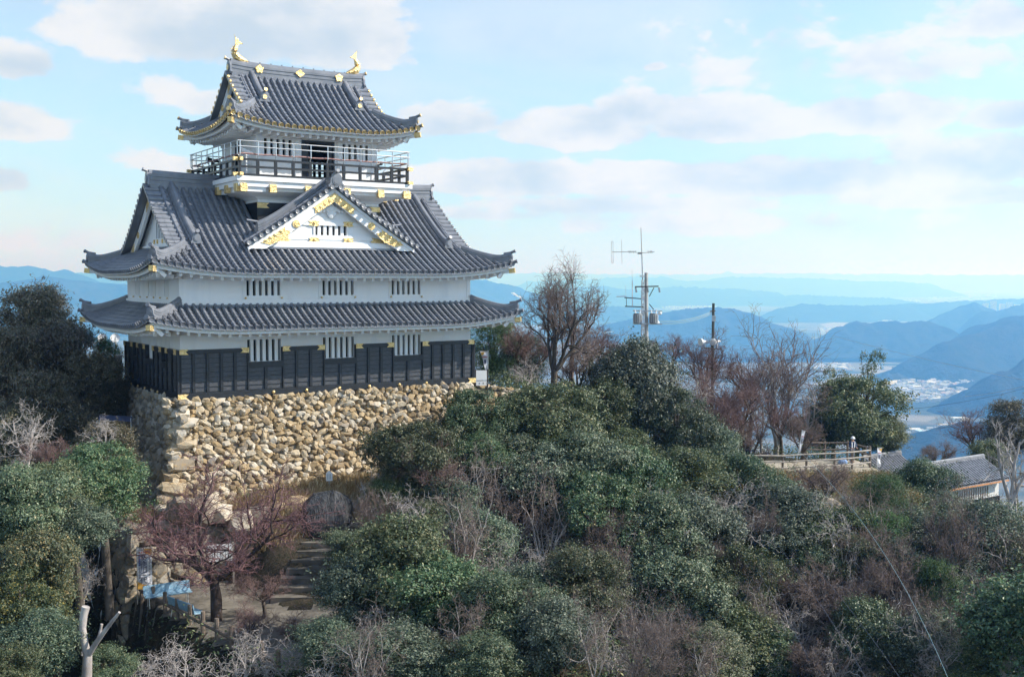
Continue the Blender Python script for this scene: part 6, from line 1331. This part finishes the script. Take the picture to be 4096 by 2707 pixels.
# snow left in the dark hollow
for i, (u, v, s) in enumerate(((222,1282,.34),(245,1270,.24),(236,1290,.2),(205,1345,.22),(200,1362,.3),(232,1345,.2),(225,1442,.24))):
    p = ray_ground(u, v); a = MB(); ring = [(0,0)]; V = []
    for k in range(14): an = k*math.pi/7; rr = s*(.6+.7*rng.random()); ring.append((math.cos(an)*rr*1.3, math.sin(an)*rr))
    for x, y in ring: V.append((x, y, float(G(p.x+x,p.y+y))-p.z+(.07 if (x,y) == (0,0) else .02)))
    a.add(V, [(0,k+1,(k+1) % 14+1) for k in range(14)]); o_ = a.build('snow_patch', 'snow', None, True); o_.location = p; tag(o_, 'small patch of old snow in the dark hollow left of the banner', 'snow patch', 'snow patches in the hollow')
# bag and person on the path
def person():
    c = at(3408/K,1800/K,73.2); e = empty('person', (c.x,73.2,float(G(c.x,73.2))+.03), .25, 'person in a white helmet and dark blue jacket leaning at the path fence', 'person')
    def skin(name, V, E_, Rr, m, sub=2):
        me = bpy.data.meshes.new(name); me.from_pydata(V, E_, []); o = bpy.data.objects.new(name, me); S.collection.objects.link(o); md = o.modifiers.new('s','SKIN'); sv = me.skin_vertices[0].data
        for k, r in enumerate(Rr): sv[k].radius = r if isinstance(r, tuple) else (r,r)
        sv[0].use_root = True; o.modifiers.new('u','SUBSURF').levels = sub; dg = bpy.context.evaluated_depsgraph_get(); me2 = bpy.data.meshes.new_from_object(o.evaluated_get(dg)); bpy.data.objects.remove(o)
        me2.materials.clear(); me2.materials.append(M[m]); me2.polygons.foreach_set('use_smooth', [True]*len(me2.polygons)); o = bpy.data.objects.new(name, me2); S.collection.objects.link(o); o.parent = e; return o
    V = [(0,0,.92),(0,-.01,1.12),(0,-.02,1.32),(0,-.04,1.45),(0,-.06,1.53),(0,-.08,1.62),(-.19,-.03,1.38),(-.25,-.10,1.12),(-.17,-.30,1.02),(.19,-.03,1.38),(.25,-.10,1.12),(.17,-.30,1.02),(-.10,0,.86),(-.11,-.03,.48),(-.11,.02,.07),(.10,0,.86),(.11,-.03,.48),(.11,.02,.07),(-.11,-.12,.03),(.11,-.12,.03)]
    E_ = [(0,1),(1,2),(2,3),(3,4),(4,5),(3,6),(6,7),(7,8),(3,9),(9,10),(10,11),(0,12),(12,13),(13,14),(14,18),(0,15),(15,16),(16,17),(17,19)]
    Rr = [(.16,.11),(.15,.11),(.18,.12),(.10,.08),.052,.085,.06,.047,.035,.06,.047,.035,.09,.06,.045,.09,.06,.045,.04,.04]
    skin('body', V, E_, Rr, 'skin'); 
    skin('jacket', V[:4]+[V[6],V[7],(-.18,-.27,1.03),V[9],V[10],(.18,-.27,1.03)], [(0,1),(1,2),(2,3),(3,4),(4,5),(5,6),(3,7),(7,8),(8,9)], [(.19,.135),(.18,.135),(.205,.145),(.11,.09),.078,.062,.05,.078,.062,.05], 'navy')
    skin('trousers', [(0,0,.93)]+V[12:15]+V[15:18], [(0,1),(1,2),(2,3),(0,4),(4,5),(5,6)], [(.17,.125),.105,.075,.065,.105,.075,.065], 'grey_cloth')
    a = MB(); 
    for s in (-1,1): a.bar((s*.09,-.165,1.02),(s*.10,-.17,1.36), .07, .02, (0,1,0)); a.bar((s*.10,-.17,1.36),(s*.09,.05,1.44), .07, .02)
    a.build('white_straps', 'white_paint', e)
    a = MB(); th = np.linspace(.15,1.62,6); ring = []
    for t_ in th: ring.append((math.sin(t_)*.135, math.cos(t_)*.15))
    a.tube([(0,-.08,1.64+z) for r, z in ring], [r for r, z in ring], 14); a.tube([(0,-.09,1.635),(0,-.09,1.65)], [.165,.15], 14); a.build('helmet', 'white_paint', e, True)
    a = MB(); a.ball((0,-.165,1.62), .016, 6); 
    for s in (-1,1): a.ball((s*.035,-.155,1.645), .012, 6); a.ball((s*.085,-.08,1.62), .02, 6)
    a.build('face_features', 'skin', e)
    for s in (-1,1):
        a = MB(); b0 = Vector((s*.17,-.31,1.02)); a.ball(b0+Vector((0,-.03,-.01)), .042, 8, (1,1.2,.6))
        for k in range(4): q = b0+Vector((-.03+.02*k,-.06,0)); a.tube([q, q+Vector((0,-.035,-.005)), q+Vector((0,-.05,-.03-.003*k))], .009, 5)
        a.tube([b0+Vector((-s*.035,-.01,0)), b0+Vector((-s*.055,-.04,-.01)), b0+Vector((-s*.05,-.07,-.025))], .010, 5); a.build('hand', 'skin', e)
M['skin'] = mat('skin', (.42,.25,.17), .6)[0]; M['navy'] = mat('navy', (.03,.05,.11), .8)[0]; M['grey_cloth'] = mat('grey_cloth', (.14,.16,.20), .85)[0]; M['bag_blue'] = noisy('bag_blue', (.10,.20,.42), (.30,.42,.60), 6, .8)
person()
c = at(3370/K,1850/K,72.2); a = MB(); a.ball((0,0,.2), .3, 12, (1.15,.7,.75)); a.tube([(-.15,0,.38),(-.05,0,.5),(.08,0,.5),(.16,0,.38)], .02, 5); o_ = a.build('bag', 'bag_blue', None, True); o_.location = (c.x,72.2,float(G(c.x,72.2))+.03); tag(o_, 'pale blue bag on the path beside the person in the helmet', 'bag')
# steam from a far chimney
a = MB()
for k in range(9): a.ball((k*7-25+nr.uniform(-3,3),nr.uniform(-4,4),-k*4+nr.uniform(-3,3)), nr.uniform(5,9), 8, (1.3,1,.8))
M['steam'] = mat('steam', (.85,.85,.85), 1, 0)[0]; o_ = a.build('steam_plume', 'steam', None, True); o_.location = at(2062/K,1173/K,7800); tag(o_, kind='stuff')
# ================================================================ HAZE
HAZE_D = 2.5e-4
hz = MB(); hz.box((-47500,-15500,PLAIN-2),(47500,47500,330)); hz_o = hz.build('haze', None); mm = bpy.data.materials.new('haze'); mm.use_nodes = True; t = NT(mm.node_tree); t.n.clear()
pv = t.node('ShaderNodeVolumePrincipled', {'Color': (.15,.44,1,1), 'Density': HAZE_D, 'Anisotropy': .35, 'Absorption Color': (1,1,1,1)}); out = t.node('ShaderNodeOutputMaterial'); t.l.new(pv.outputs[0], out.inputs['Volume'])
mm.cycles.homogeneous_volume = True if hasattr(mm.cycles, 'homogeneous_volume') else None
hz_o.data.materials.append(mm); tag(hz_o, kind='stuff'); hz_o.display_type = 'BOUNDS'
